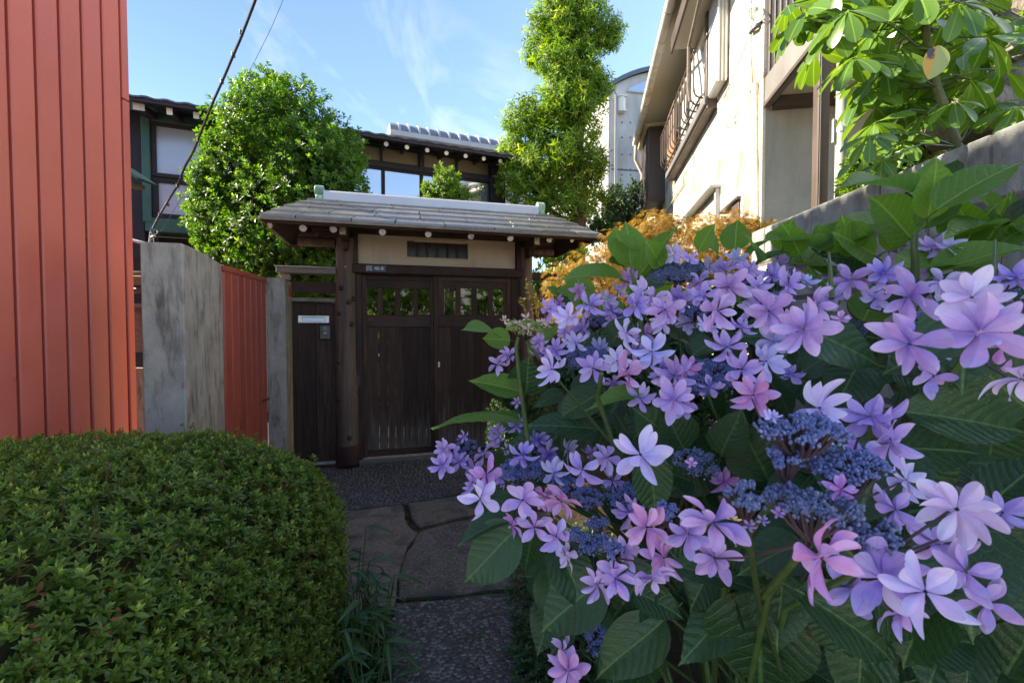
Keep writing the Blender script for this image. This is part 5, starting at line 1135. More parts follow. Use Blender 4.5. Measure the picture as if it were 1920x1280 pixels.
# ------------------------------------------------------------------ umbrella tree and gnarled trunk above the block wall
ut = thing('umbrella_tree', 'umbrella tree with sunlit palmate leaves above the block wall', 'tree', BW.pt(1.05, -.25, 1.55))
lf_s = leaf_tmpl(1, .45, .05, .24, np.array([0, .18, .36, .55, .74, .88, .96, 1.]), (.10, .40, .72, .95, 1.04, .86, .52, .14))
def palm_mesh(seed):
    r = np.random.default_rng(seed); Vs = []; Fs = []; UV = []; T = []; nv = 0; k = 8
    for i in range(k):
        a = 2*math.pi*i/k+r.uniform(-.12, .12); dn = r.uniform(-.75, -.12); d = np.array([[math.cos(a), math.sin(a), dn]]); R_ = basis(d, np.array([[0, 0, 1.]])+r.normal(0, .18, (1, 3)))[0]; s_ = r.uniform(.78, 1.05)
        Vs.append((lf_s[0]*s_+np.array([0, .16, 0]))@R_.T); Fs.append(lf_s[1]+nv); UV.append(lf_s[2]); T.append(np.full(len(lf_s[0]), r.uniform())); nv += len(lf_s[0])
        st_ = np.array([(-.008, 0, 0), (.008, 0, 0), (.008, .18, 0), (-.008, .18, 0)])@R_.T; Vs.append(st_); Fs.append(np.array([(0, 1, 2, 3)])+nv); UV.append(np.full((4, 2), .5)); T.append(np.full(4, .9)); nv += 4
    return rawmesh('palmate_leaf', np.concatenate(Vs), np.concatenate(Fs), np.concatenate(UV), np.concatenate(T), L_schef)
pm = [palm_mesh(k) for k in range(5)]
ZU = 1.55
br = [P(1795, 275, ZU+.02), P(1775, 215, ZU), P(1757, 165, ZU), P(1742, 105, ZU), P(1735, 50, ZU), P(1728, -20, ZU), P(1722, -120, ZU)]
q = MB(); q.tube([BW.pt(1.05, -.25, 1.55)]+br, [.016, .015, .014, .0125, .012, .011, .010, .008], 10, True, .05); q.build('stem', surf('umbrella_stem', (.10, .115, .05), (.17, .15, .085), 30, .7, .3, bs=80, bstr=.4), ut, True)
bigs = [(1512, 20, 60), (1530, 95, 56), (1490, 45, 50), (1560, 60, 58), (1590, 20, 60), (1600, 110, 62), (1640, 60, 62), (1660, 130, 60), (1690, 20, 60), (1622, 172, 54), (1640, 200, 54), (1690, 90, 62), (1770, 40, 62), (1830, 20, 66), (1850, 70, 64), (1800, 90, 58), (1880, 130, 60), (1820, 150, 60), (1860, 195, 56), (1905, 200, 54), (1700, 190, 52), (1660, 245, 50), (1620, 290, 44), (1690, 265, 46), (1720, -20, 66), (1650, -30, 62), (1570, -30, 60), (1900, 40, 60), (1790, 190, 46), (1640, 230, 44), (1740, 210, 42), (1540, 10, 52), (1625, 150, 50), (1725, 140, 44), (1478, 10, 44), (1630, 255, 40), (1655, 300, 40), (1800, 5, 56)]
rr = random.Random(12); npet = 0
for i in range(150):
    if i < len(bigs): px, py, rp = bigs[i]; Y = ZU+rr.uniform(-.16, .22)
    else:
        px, py = rr.uniform(1500, 1930), rr.uniform(-60, 330); Y = ZU+rr.uniform(.3, 1.0); rp = rr.uniform(34, 48)
        if py > 300-(px-1600)*.28+rr.uniform(-20, 10) or px < 1530+.62*max(0, py-50): continue
    c = P(px, py, Y); s_ = rp*Y/FPX*1.12
    j = min(br, key=lambda b_: (b_-c).length+max(0, b_.z-c.z)*.6)
    nrm = Vector((rr.uniform(-.35, .1), rr.uniform(-.55, .0), .8)).normalized()+((c-j).normalized()*.35); nrm.normalize()
    lf = link(bpy.data.objects.new('palmate_leaf', rr.choice(pm)), ut, c); lf.rotation_euler = (nrm.to_track_quat('Z', 'Y') @ __import__('mathutils').Quaternion((0, 0, 1), rr.uniform(0, 6.28))).to_euler(); lf.scale = (s_, s_, s_)
    q = MB(); mid = (j+c)/2+Vector((0, 0, .03)); q.tube([j, mid, c], [.0032, .0028, .0022], 5); q.build('petiole', M_gstem, lf if False else ut, True)
# the yellow leaf with a burnt edge
def single_leaf(name, m, parent, c, ydir, nrm, L, Wd, lab=None):
    V, F, UV = leaf_tmpl(1, 1, .05, .1, np.linspace(0, 1, 11), (.1, .55, .8, .94, 1, 1, .95, .86, .68, .42, .06)); me = rawmesh(name, V, F, UV, np.full(len(V), .5), m)
    o = link(bpy.data.objects.new(name, me), parent, c); y = Vector(ydir).normalized(); z = Vector(nrm); z = (z-y*z.dot(y)).normalized(); x = y.cross(z); o.rotation_euler = Matrix((x, y, z)).transposed().to_euler(); o.scale = (Wd, L, L)
    if lab: o['label'] = lab
    return o
ym, t, b, out = newmat('yellowing_leaf'); uvn = t.nodes.new('ShaderNodeUVMap'); sx = t.nodes.new('ShaderNodeSeparateXYZ'); t.links.new(uvn.outputs[0], sx.inputs[0]); cy = mixrgb(t, mapr(t, sx.outputs[0], .50, .58), (.30, .34, .09), (.52, .27, .02))
vd = t.nodes.new('ShaderNodeVectorMath'); vd.operation = 'DISTANCE'; t.links.new(uvn.outputs[0], vd.inputs[0]); vd.inputs[1].default_value = (.80, .25, 0); cy = mixrgb(t, mapr(t, math_(t, 'ADD', vd.outputs['Value'], mapr(t, noise(t, uvn.outputs[0], 9), .3, .7, -.1, .1)), .14, .24, 1, 0), cy, (.05, .025, .02)); t.links.new(cy, b.inputs['Base Color']); b.inputs['Roughness'].default_value = .4
c = P(1762, 86, ZU-.22); single_leaf('palmate_leaf', ym, ut, c, P(1748, 138, ZU-.22)-c, (-.1, -1, .15), .093, .068, 'yellow leaf with a burnt black spot')
lo = thing('glossy_shrub', 'bright small-leaved shrub behind the far end of the block wall', 'shrub', Vector((2.0, 2.3, 1.5))); cl2 = clump_px([(1640, 300, 36, 24), (1680, 290, 40, 26), (1615, 335, 24, 18), (1720, 275, 34, 20), (1660, 325, 34, 18), (1625, 360, 20, 14), (1600, 345, 18, 12)], 2.35, .12, 4); leafy('foliage', cl2, 380, .052, sh_tree, L_lite, lo, 90, upw=.3, gain=.3, lo=.4); q = MB(); [q.tube([Vector((2.0, 2.35, 1.5)), c_], [.01, .004], 6) for c_, _ in cl2]; q.build('stem', M_bark, lo)
gt_ = thing('gnarled_trunk', 'thick gnarled pale-barked tree trunk at the upper right above the block wall', 'tree', BW.pt(.9, -.75, 1.55))
def gnarl(nm, pts, rs, n, seed, par):
    q = MB(); q.tube(pts, rs, n); r = np.random.default_rng(seed); A = np.array([list(v) for v in q.v]); k = lump(A*2.2, seed, 2.5)*.03+lump(A*2.2, seed+1, 8)*.016; c = np.array([list(p_) for p_ in pts]).mean(0)
    q.v = [v+((v-Vector((c[0], c[1], v.z))).normalized()*k[i]) for i, v in enumerate(q.v)]; return q.build(nm, M_barkpale, par, True)
ts = np.linspace(0, 1, 26); pp = [P(1845, 260, 2.15), P(1862, 200, 2.15), P(1880, 140, 2.2), P(1905, 70, 2.25), P(1915, 0, 2.3), P(1930, -120, 2.35)]
fine = []
for t_ in np.linspace(0, len(pp)-1.001, 30): k = int(t_); fine.append(pp[k].lerp(pp[k+1], t_-k))
gnarl('trunk', fine, list(np.linspace(.17, .105, 30)), 26, 5, gt_)
pp = [P(1862, 205, 2.1), P(1815, 200, 2.0), P(1780, 205, 1.95), P(1770, 235, 1.95), P(1765, 275, 1.95)]; fine = []
for t_ in np.linspace(0, len(pp)-1.001, 20): k = int(t_); fine.append(pp[k].lerp(pp[k+1], t_-k))
gnarl('root', fine, list(np.linspace(.10, .05, 20)), 18, 6, gt_)
# ------------------------------------------------------------------ hydrangea
def hleafmat(name, c0, c1, cv, trans, rough=.31):
    m, t, b, out = newmat(name)
    oi = t.nodes.new('ShaderNodeObjectInfo'); uv = t.nodes.new('ShaderNodeUVMap'); sp = t.nodes.new('ShaderNodeSeparateXYZ'); t.links.new(uv.outputs[0], sp.inputs[0])
    ax = math_(t, 'MULTIPLY', math_(t, 'ABSOLUTE', math_(t, 'SUBTRACT', sp.outputs[0], .5)), 2.)
    wob = mapr(t, noise(t, uv.outputs[0], 5, 3), .3, .7, -.02, .02)
    ph = math_(t, 'MULTIPLY', math_(t, 'ADD', math_(t, 'SUBTRACT', sp.outputs[1], math_(t, 'MULTIPLY', math_(t, 'POWER', ax, 1.25), .34)), wob), 8.5)
    fr = math_(t, 'ABSOLUTE', math_(t, 'SUBTRACT', math_(t, 'FRACT', ph), .5))          # .5 on a side vein
    side = mapr(t, fr, .445, .49); quilt = mapr(t, fr, 0, .5, 1, 0)
    midw = mapr(t, ax, .02, .06, 1, 0); vein = math_(t, 'MAXIMUM', math_(t, 'MULTIPLY', side, .75), midw)
    vo = t.nodes.new('ShaderNodeTexVoronoi'); vo.feature = 'DISTANCE_TO_EDGE'; vo.inputs['Scale'].default_value = 34; mpn = t.nodes.new('ShaderNodeMapping'); mpn.inputs['Scale'].default_value = (.7, 1, 1); t.links.new(uv.outputs[0], mpn.inputs[0]); t.links.new(mpn.outputs[0], vo.inputs['Vector'])
    net = mapr(t, vo.outputs['Distance'], 0, .07, 1, 0)
    n2 = noise(t, coords(t), 22, 4); col = mixrgb(t, math_(t, 'ADD', math_(t, 'MULTIPLY', oi.outputs['Random'], .7), math_(t, 'MULTIPLY', n2, .3)), c0, c1)
    col = mixrgb(t, math_(t, 'MULTIPLY', net, .16), col, cv); col = mixrgb(t, math_(t, 'MULTIPLY', vein, .85), col, cv)
    geo = t.nodes.new('ShaderNodeNewGeometry'); col = mixrgb(t, math_(t, 'MULTIPLY', geo.outputs['Backfacing'], .55), col, (.10, .17, .12))
    t.links.new(col, b.inputs['Base Color']); t.links.new(mapr(t, n2, .3, .7, rough-.07, rough+.12), b.inputs['Roughness']); b.inputs['Specular IOR Level'].default_value = .5
    h = math_(t, 'SUBTRACT', math_(t, 'MULTIPLY', quilt, .38), math_(t, 'ADD', math_(t, 'MULTIPLY', net, .22), math_(t, 'MULTIPLY', vein, .5))); bump(t, b, h, .65, .0028)
    tr = t.nodes.new('ShaderNodeBsdfTranslucent'); ms = t.nodes.new('ShaderNodeMixShader'); ms.inputs[0].default_value = trans; t.links.new(mixrgb(t, 1., col, (1.6, 1.8, .6), 'MULTIPLY'), tr.inputs[0])
    t.links.new(b.outputs[0], ms.inputs[1]); t.links.new(tr.outputs[0], ms.inputs[2]); t.links.new(ms.outputs[0], out.inputs[0]); return m
H_old = hleafmat('hydrangea_leaf_old', (.011, .044, .015), (.028, .082, .024), (.085, .165, .048), .18)
H_new = hleafmat('hydrangea_leaf_young', (.085, .195, .022), (.150, .290, .036), (.28, .42, .09), .5)
def petalmat(name, base, mid, edge, blush):
    m, t, b, out = newmat(name); uv = t.nodes.new('ShaderNodeUVMap'); sp = t.nodes.new('ShaderNodeSeparateXYZ'); t.links.new(uv.outputs[0], sp.inputs[0]); oi = t.nodes.new('ShaderNodeObjectInfo')
    col = mixrgb(t, mapr(t, sp.outputs[1], .10, .45), base, mid); col = mixrgb(t, mapr(t, sp.outputs[1], .55, 1.05), col, edge)
    at = t.nodes.new('ShaderNodeAttribute'); at.attribute_name = 'tint'; col = mixrgb(t, mapr(t, at.outputs['Fac'], 0, .45, .55, 0), col, blush); col = mixrgb(t, mapr(t, at.outputs['Fac'], .6, 1., 0, .7), col, edge)
    v = coords(t, (1, 1, 1)); nn = noise(t, v, 2.2, 4, .6); col = mixrgb(t, mapr(t, nn, .50, .68, 0, .75), col, blush)
    ax = math_(t, 'ABSOLUTE', math_(t, 'SUBTRACT', sp.outputs[0], .5)); col = mixrgb(t, mapr(t, ax, .0, .05, .30, 0), col, base)
    wv = t.nodes.new('ShaderNodeTexWave'); wv.inputs['Scale'].default_value = 7; wv.inputs['Distortion'].default_value = 1.5; wv.inputs['Detail'].default_value = 2; wv.bands_direction = 'X'; t.links.new(uv.outputs[0], wv.inputs['Vector']); col = mixrgb(t, math_(t, 'MULTIPLY', wv.outputs['Fac'], .20), col, base)
    hv = t.nodes.new('ShaderNodeHueSaturation'); t.links.new(col, hv.inputs['Color']); t.links.new(mapr(t, oi.outputs['Random'], 0, 1, .475, .525), hv.inputs['Hue']); t.links.new(mapr(t, oi.outputs['Random'], 0, 1, 1.1, .88), hv.inputs['Saturation'])
    t.links.new(hv.outputs[0], b.inputs['Base Color']); b.inputs['Roughness'].default_value = .55; b.inputs['Specular IOR Level'].default_value = .3; bump(t, b, wv.outputs['Fac'], .12, .002)
    tr = t.nodes.new('ShaderNodeBsdfTranslucent'); ms = t.nodes.new('ShaderNodeMixShader'); ms.inputs[0].default_value = .28; t.links.new(hv.outputs[0], tr.inputs[0]); t.links.new(b.outputs[0], ms.inputs[1]); t.links.new(tr.outputs[0], ms.inputs[2]); t.links.new(ms.outputs[0], out.inputs[0]); return m
PM = [petalmat('petal_lilac', (.20, .12, .48), (.46, .32, .74), (.68, .57, .87), (.60, .33, .70)),
      petalmat('petal_pink', (.30, .11, .42), (.60, .28, .66), (.70, .47, .80), (.68, .26, .52)),
      petalmat('petal_pale', (.36, .28, .66), (.58, .50, .86), (.76, .71, .92), (.64, .47, .80)),
      petalmat('petal_cream', (.45, .52, .16), (.62, .55, .34), (.66, .28, .42), (.66, .22, .42))]
M_fcen = surf('floret_centre', (.10, .04, .10), (.18, .08, .18), 20, .6, .3, bstr=0)
def floret_mesh(seed, m, n1=5, n2=4, open_=(2, 32), recurve=.30):
    r = np.random.default_rng(seed); q = MB(); V = []; F = []; UV = []; TT = []; nt, nx = 12, 6
    def petal(az, L, W, el, rc, tw):
        b0 = len(V); y = np.array([math.cos(az)*math.cos(el), math.sin(az)*math.cos(el), math.sin(el)]); x = np.array([-math.sin(az), math.cos(az), 0]); x = x*math.cos(tw)+np.cross(y, x)*math.sin(tw); z = np.cross(x, y)
        tn = r.uniform(); fold = r.uniform(.12, .50); cup = r.uniform(-.10, .28); wv = r.uniform(0, 6)
        for i in range(nt+1):
            t = 1-(1-i/nt)**1.55; w_ = W*(.11*(1-t)+math.sin(math.pi*min(1, t**1.35))**(.80 if t < .6 else .80-.24*(t-.6)/.4) if t < .9999 else 0)
            w_ = max(w_, .010)
            for j in range(nx+1):
                s = -1+2*j/nx; zz = fold*abs(s)*w_*.6+cup*t*(1-t)*L*2-rc*L*t**2.4+.03*math.sin(6*t+wv+s*1.5)*abs(s)
                p_ = y*(.05+t*L)+x*s*w_*.5+z*zz; V.append(p_); UV.append((.5+.5*s*(w_/W), t)); TT.append(tn)
        for i in range(nt):
            for j in range(nx): a = b0+i*(nx+1)+j; F.append((a, a+1, a+nx+2, a+nx+1))
    a0 = r.uniform(0, 6.28)
    for i in range(n1): petal(a0+2*math.pi*i/n1+r.uniform(-.13, .13), r.uniform(.86, 1.0), r.uniform(.34, .48), math.radians(r.uniform(-26, 10)), r.uniform(.0, recurve+.12), r.uniform(-.45, .45))
    for i in range(n2): petal(a0+.6+2*math.pi*i/n2+r.uniform(-.2, .2), r.uniform(.68, .90), r.uniform(.29, .40), math.radians(r.uniform(*open_)), r.uniform(0, .25), r.uniform(-.35, .35))
    me = rawmesh('floret', np.array(V), np.array(F), np.array(UV), np.array(TT), m)
    # the dark eye
    return me
FM = {k: [floret_mesh(200+k*20+s, PM[k], 5, 4 if s % 2 else 5) for s in range(6)] for k in range(3)}
FM[3] = [floret_mesh(300+s, PM[3], 4, 3, (20, 50), .2) for s in range(3)]
SIDE = [floret_mesh(400+s, PM[0], 4, 3, (30, 60), .1) for s in range(2)]
def hleaf_mesh(seed, m):
    r = np.random.default_rng(seed); nt, nx = 34, 10; V = []; UV = []; F = []; fold = r.uniform(.10, .34); droop = r.uniform(.05, .36); ph = r.uniform(0, 6); tw = r.uniform(-.25, .25); side = r.uniform(-.14, .14)
    for i in range(nt+1):
        t = i/nt; w_ = math.sin(math.pi*min(1, t**.72))**.82 if 0 < t < 1 else 0; w_ *= 1-.55*max(0, (t-.80)/.20)**1.0*.9; w_ = max(w_, .012)
        saw = .030*((t*20) % 1.0)*(1 if .04 < t < .97 else 0)
        for j in range(nx+1):
            s = -1+2*j/nx; x = s*.5*(w_+(saw if abs(s) > .99 else 0)); a = abs(s)
            p8 = (t-.34*(a*w_)**1.25)*8.5; qz = .011*abs(math.sin(math.pi*p8))**.7*min(1, w_*1.5)
            z = fold*a*w_*.5-droop*t*t+.022*math.sin(t*8+ph+s*2)*a+qz+tw*s*w_*.25*t
            V.append((x+side*math.sin(t*2.2)*t, t*(1-.04*a), z)); UV.append((.5+s*.5*w_, t))
    for i in range(nt):
        for j in range(nx): a = i*(nx+1)+j; F.append((a, a+1, a+nx+2, a+nx+1))
    n0 = len(V); k = 6                                       # the leaf stalk
    for i, t in enumerate((-.24, -.12, 0., .05)):
        for c in range(k): a = 2*math.pi*c/k; V.append((.014*math.cos(a), t, .014*math.sin(a)-.012-.10*max(0, -t)*1.2)); UV.append((.5, .02))
    for i in range(3):
        for c in range(k): F.append((n0+i*k+c, n0+i*k+(c+1) % k, n0+(i+1)*k+(c+1) % k, n0+(i+1)*k+c))
    me = rawmesh('leaf', np.array(V), np.array(F), np.array(UV), None, m); me.materials.append(M_gstem)
    mi = np.zeros(len(me.polygons), dtype=np.int32); mi[-3*k:] = 1; me.polygons.foreach_set('material_index', mi); return me
HL_old = [hleaf_mesh(s, H_old) for s in range(9)]; HL_new = [hleaf_mesh(40+s, H_new) for s in range(6)]

hy = thing('hydrangea_bush', 'large lacecap hydrangea bush with lilac double flowers filling the right foreground', 'hydrangea', Vector((.62, .95, 0)))
FL = [(1261,475,48),(1292,484,50),(1380,484,45),(1180,521,40),(1202,549,56),(1140,560,40),(1107,572,52),(1067,594,58),(1031,580,50),(1048,569,40),(1146,580,45),(1194,572,60),(1247,580,68),(1225,562,55),(1346,583,88),(1366,538,75),(1312,529,50),(1318,552,55),(1354,504,42),(1402,507,50),(1422,538,65),(1447,515,50),(1442,583,85),(1464,493,42),(1174,625,62),(1079,642,50),(1042,656,52),(1011,661,40),(1034,692,66),(1112,690,62),(1157,676,56),(1179,702,85),(1222,659,80),(1194,656,50),(1263,704,78),(1264,749,85),(1363,650,75),(1391,692,82),(1437,677,75),(1413,740,90),
(1505,524,55),(1479,535,75),(1595,525,65),(1656,512,70),(1752,462,58),(1783,462,60),(1685,472,42),(1768,529,75),(1822,557,140),(1704,557,115),(1704,645,165),(1838,622,175),(1507,617,135),(1533,572,95),(1848,532,70),(1905,520,80),(1915,710,130,2),(1912,580,70),(932,683,42),(953,666,38),(970,754,28),(969,796,36),(932,808,40),(869,818,30),(832,842,46),(829,872,50),(860,866,46),(907,852,48),(980,852,62),(1008,824,48),(1030,852,50),(929,824,40),(956,841,36),(1067,844,48),(1137,858,62),(1201,852,115),(1092,880,70),(1039,886,55),(912,890,70,1),(900,935,78),(980,937,88),(1053,940,68,1),(1002,988,70),(1043,1005,90),(1213,988,105),(1154,1084,100),(1223,1086,100),(1337,979,165),(1340,1045,100),(1065,1257,80),(1056,1220,60),(1540,1044,180,1),(1654,1083,165),(1735,1108,178,2),(1811,1072,150),(1794,954,160,2),(1679,955,120),(1537,765,130),(1631,780,125),(1671,829,130),(1357,902,55),(1085,545,40),(1330,500,40),(1490,500,45),(1625,505,45),(1880,470,50),(1560,515,45),(1300,560,45),(1420,560,50),(1160,545,40),(885,905,55),(1880,960,120),(1010,640,36),(1270,560,50),(850,850,40),(890,880,42),(940,895,45),(1150,900,50),(1110,850,45),(1180,960,60),(1280,760,58),(1330,725,58),(1290,690,55),(1450,640,60),(1480,700,60),(1560,560,55),(1580,640,70),(1640,560,60),(1740,510,58),(1790,580,90),(1880,650,100),(1750,705,95),(1620,850,100),(1700,900,110),(1760,1020,125),(1600,1100,125),(1690,1150,130),(1850,1130,115),(1290,1000,105),(1245,1045,85),(1170,1035,75),(1120,1095,75),(1060,1040,65),(960,985,58),(1020,930,58),(1240,605,52),(1210,625,48),(1290,605,48),(1390,612,58),(1410,580,52),(1150,605,44),(1090,615,44),(1060,620,40),(1125,650,44),(1240,690,52),(1200,745,56),(1150,720,48),(1620,522,48),(1700,503,48),(1330,610,55),(1470,610,60)]
DF_ = .066
fZ = [max(.30, min(1.25, FPX*DF_/f[2])) for f in FL]
FA = np.array([(f[0], f[1]) for f in FL], float); ZA = np.array(fZ)
def Zs(px, py):
    d = np.hypot(FA[:, 0]-px, FA[:, 1]-py)+12; w_ = d**-3.0; return float((w_*ZA).sum()/w_.sum())
for i in range(len(FL)):                                   # pull each flower towards its neighbours' depth
    fZ[i] = .55*fZ[i]+.45*Zs(FL[i][0], FL[i][1])
# heads: px, py, width, height, kind (0 blue, 1 greenish blue, 2 young green)
HD = [(1273,507,125,34,1),(1303,580,60,36,0),(1115,600,58,26,0),(1104,668,104,44,0),(1323,703,128,74,0),(1620,617,120,44,1),(1745,600,80,40,1),(1735,530,66,30,1),(1500,800,170,64,0),(1520,942,190,76,1),(1305,865,100,60,1),(872,835,52,42,0),(978,878,112,60,0),(1100,932,74,46,0),(1112,1000,108,78,0),(1168,925,84,60,0),(1132,1198,84,100,0),(1152,1025,60,50,0),(985,612,86,30,2),(1390,520,70,26,1),(1150,590,60,24,0),(1460,560,70,30,1),(1650,540,60,26,1),(1840,585,110,50,1),(1885,540,60,26,1),(1000,838,60,30,0),(1060,905,70,36,0),(1250,960,60,50,0),(1590,872,150,84,0),(1475,858,90,50,0),(1625,990,150,70,1),(1400,925,90,56,1)]
oct_V = []; 
for lat in (-1.1, -.35, .4, 1.05):
    for k in range(6): a = 2*math.pi*(k+.5*(lat > 0))/6; oct_V.append((math.cos(a)*math.cos(lat), math.sin(a)*math.cos(lat), math.sin(lat)*1.25))
oct_F = [(i*6+k, i*6+(k+1) % 6, (i+1)*6+(k+1) % 6, (i+1)*6+k) for i in range(3) for k in range(6)]+[(18, 19, 20, 21), (18, 21, 22, 23)]
bud_t = [(np.array(oct_V), np.array(oct_F), np.zeros((24, 2)))]
M_bud = [leafmat('bud_blue', (.075, .10, .27), (.22, .26, .50), .5, .15, (1, 1, 1), .35, tip=(.36, .34, .56)),
         leafmat('bud_greenblue', (.085, .11, .22), (.23, .25, .40), .5, .15, (1, 1, 1), .35, tip=(.40, .40, .30)),
         leafmat('bud_green', (.16, .24, .05), (.36, .42, .12), .5, .2, (1, 1, .8), .35, tip=(.55, .30, .34))]
M_stalk = surf('flower_stalk', (.045, .035, .040), (.085, .050, .060), 30, .6, .3, bstr=0)
heads = []; asg = {i: [] for i in range(len(HD))}
for i, f in enumerate(FL):
    j = min(range(len(HD)), key=lambda k: math.hypot((f[0]-HD[k][0]), (f[1]-HD[k][1])*1.2)/(HD[k][2]*.5+40)); asg[j].append(i)
FCTX = {}
rr = random.Random(44)
CAMP = Vector((0, 0, EYE))
ROOTS = [Vector((.50+.09*k, 1.0+.10*((k*3) % 4), 0)) for k in range(7)]
def stem_curve(a, c, side=.0):
    return [a, a.lerp(c, .35)+Vector((0, .05, .10)), a.lerp(c, .75)+Vector((0, .06, .06)), c]
for j, (px, py, w_, h_, kd) in enumerate(HD):
    zz = [fZ[i] for i in asg[j]]; Zh = (sorted(zz)[len(zz)//2] if zz else Zs(px, py))*1.05
    if j in (8, 28, 29): Zh = .40
    if j in (9, 30, 31): Zh = .37
    if kd == 2: Zh = 1.02
    c = P(px, py, Zh); rw = w_*.5*Zh/FPX
    vdir = (CAMP-c).normalized(); el = math.asin(min(.95, max(.3, h_/w_)))
    hv = Vector((vdir.x, vdir.y, 0)).normalized(); vel = math.asin(vdir.z); tilt = el-vel       # lean the dome so that it shows as tall as it does
    nrm = (Vector((0, 0, 1))*math.cos(tilt)+hv*math.sin(tilt)).normalized()
    hd = group_part('flower_head', hy, c); r = np.random.default_rng(500+j)
    nb_ = int(max(260, min(4200, (rw/.0021)**2*1.75))); nl = 15+int(rw*560)
    lob = r.uniform(-1, 1, (nl, 2)); lob = lob[np.hypot(lob[:, 0], lob[:, 1]) < .95]; k = r.integers(0, len(lob), nb_)
    q2 = lob[k]*.80+r.normal(0, .088, (nb_, 2)); rad_ = np.hypot(q2[:, 0], q2[:, 1]); ok = rad_ < 1.05; q2 = q2[ok]; rad_ = rad_[ok]; k = k[ok]
    ht = .11*(1-rad_**2)+r.normal(0, .035, len(q2))-.9*np.hypot(*(q2-lob[k]*.80).T)**1.3
    zax = np.array(nrm); xax = unit(np.cross(np.array([0, 1., 0]), zax)); yax = np.cross(zax, xax)
    pos = np.array(c)+rw*(q2[:, :1]*xax+q2[:, 1:]*yax+ht[:, None]*zax)
    dd = unit(zax+.9*(q2[:, :1]*xax+q2[:, 1:]*yax)+r.normal(0, .3, pos.shape)); bs_ = .00155 if Zh > .5 else .00150
    B3 = np.stack([unit(np.cross(dd, r.normal(0, 1, dd.shape))), np.zeros_like(dd), dd], -1); B3[:, :, 1] = np.cross(dd, B3[:, :, 0])
    scatter('bud_cluster', bud_t, B3, bs_*r.uniform(.75, 1.35, len(pos)), pos, np.clip(r.beta(2, 2.4, len(pos)), 0, 1), M_bud[kd], hd)
    q = MB(); base = c-nrm*(.035 if rw > .03 else .028)
    for a in lob: e_ = np.array(c)+rw*(a[0]*.8*xax+a[1]*.8*yax+(.10-.1*np.hypot(*a))*zax); q.tube([base, base.lerp(Vector(e_), .55)+Vector(nrm)*-.004, Vector(e_)], [.0022, .0016, .0011], 5)
    for i in asg[j]:
        fx, fy = FL[i][0], FL[i][1]; fc = P(fx, fy, fZ[i])
        if (fc-base).length < .24: m_ = base.lerp(fc, .55)+Vector((0, .012, -.012)); q.tube([base, m_, fc+Vector((0, .006, -.004))], [.0016, .0013, .0011], 5)
    q.build('flower_stalk', M_stalk, hd, True)
    rt = ROOTS[j % 7]; q = MB(); q.tube(stem_curve(rt, base), [.0065, .005, .004, .0028], 8, True, .04); q.build('stem', M_gstem if kd == 2 else M_gstem, hy, True)
    for i in asg[j]:
        fx, fy, d_ = FL[i][:3]; fc = P(fx, fy, fZ[i]); vd = (CAMP-fc).normalized()
        rad2 = Vector((fx-px, 0, -(fy-py)*1.0)); rl = rad2.length; rad2 = rad2/max(1, rl); ko = min(1, rl/(w_*.6))
        small_tilt = .9 if d_ < 62 else .55
        n_ = vd*.72+Vector((0, 0, 1))*rr.uniform(-.05, .85)*small_tilt+rad2*.42*ko+Vector((rr.uniform(-.55, .55), rr.uniform(-.25, .25), rr.uniform(-.5, .45))); n_.normalize()
        kind_ = FL[i][3] if len(FL[i]) > 3 else (1 if rr.random() < .12 else (2 if rr.random() < .20 else 0))
        fl = link(bpy.data.objects.new('floret', rr.choice(FM[kind_])), hd, fc); qn = n_.to_track_quat('Z', 'Y'); spn = __import__('mathutils').Quaternion((0, 0, 1), rr.uniform(0, 6.28)); fl.rotation_euler = (qn @ spn).to_euler(); s_ = d_*(.54 if d_ < 90 else .475)*fZ[i]/FPX*rr.uniform(.9, 1.1); fl.scale = (s_, s_, s_)
    if kd == 2:
        for k in range(11):
            fc = P(px+rr.uniform(-44, 44), py-6+rr.uniform(-12, 12), 1.02+rr.uniform(-.03, .02)); n_ = ((CAMP-fc).normalized()*.6+Vector((rr.uniform(-.5, .5), rr.uniform(-.3, .3), .8))).normalized(); fl = link(bpy.data.objects.new('floret', rr.choice(FM[3])), hd, fc); fl.rotation_euler = n_.to_track_quat('Z', 'Y').to_euler(); s_ = rr.uniform(.012, .018); fl.scale = (s_, s_, s_*1.0)
# stray small buds and pink half-open florets on the near heads
for px, py, d_, kd, Z in ((1577, 917, 60, 1, .37), (1578, 597, 34, 1, .42), (1405, 985, 30, 0, .36), (1297, 868, 24, 1, .45), (1460, 962, 26, 1, .36), (1448, 780, 34, 2, .40), (1430, 975, 26, 0, .36)):
    c = P(px, py, Z); fl = link(bpy.data.objects.new('floret', FM[kd][1]), hy, c); fl.rotation_euler = ((CAMP-c).normalized()+Vector((0, 0, .7))).to_track_quat('Z', 'Y').to_euler(); s_ = d_*.5*Z/FPX; fl.scale = (s_,)*3

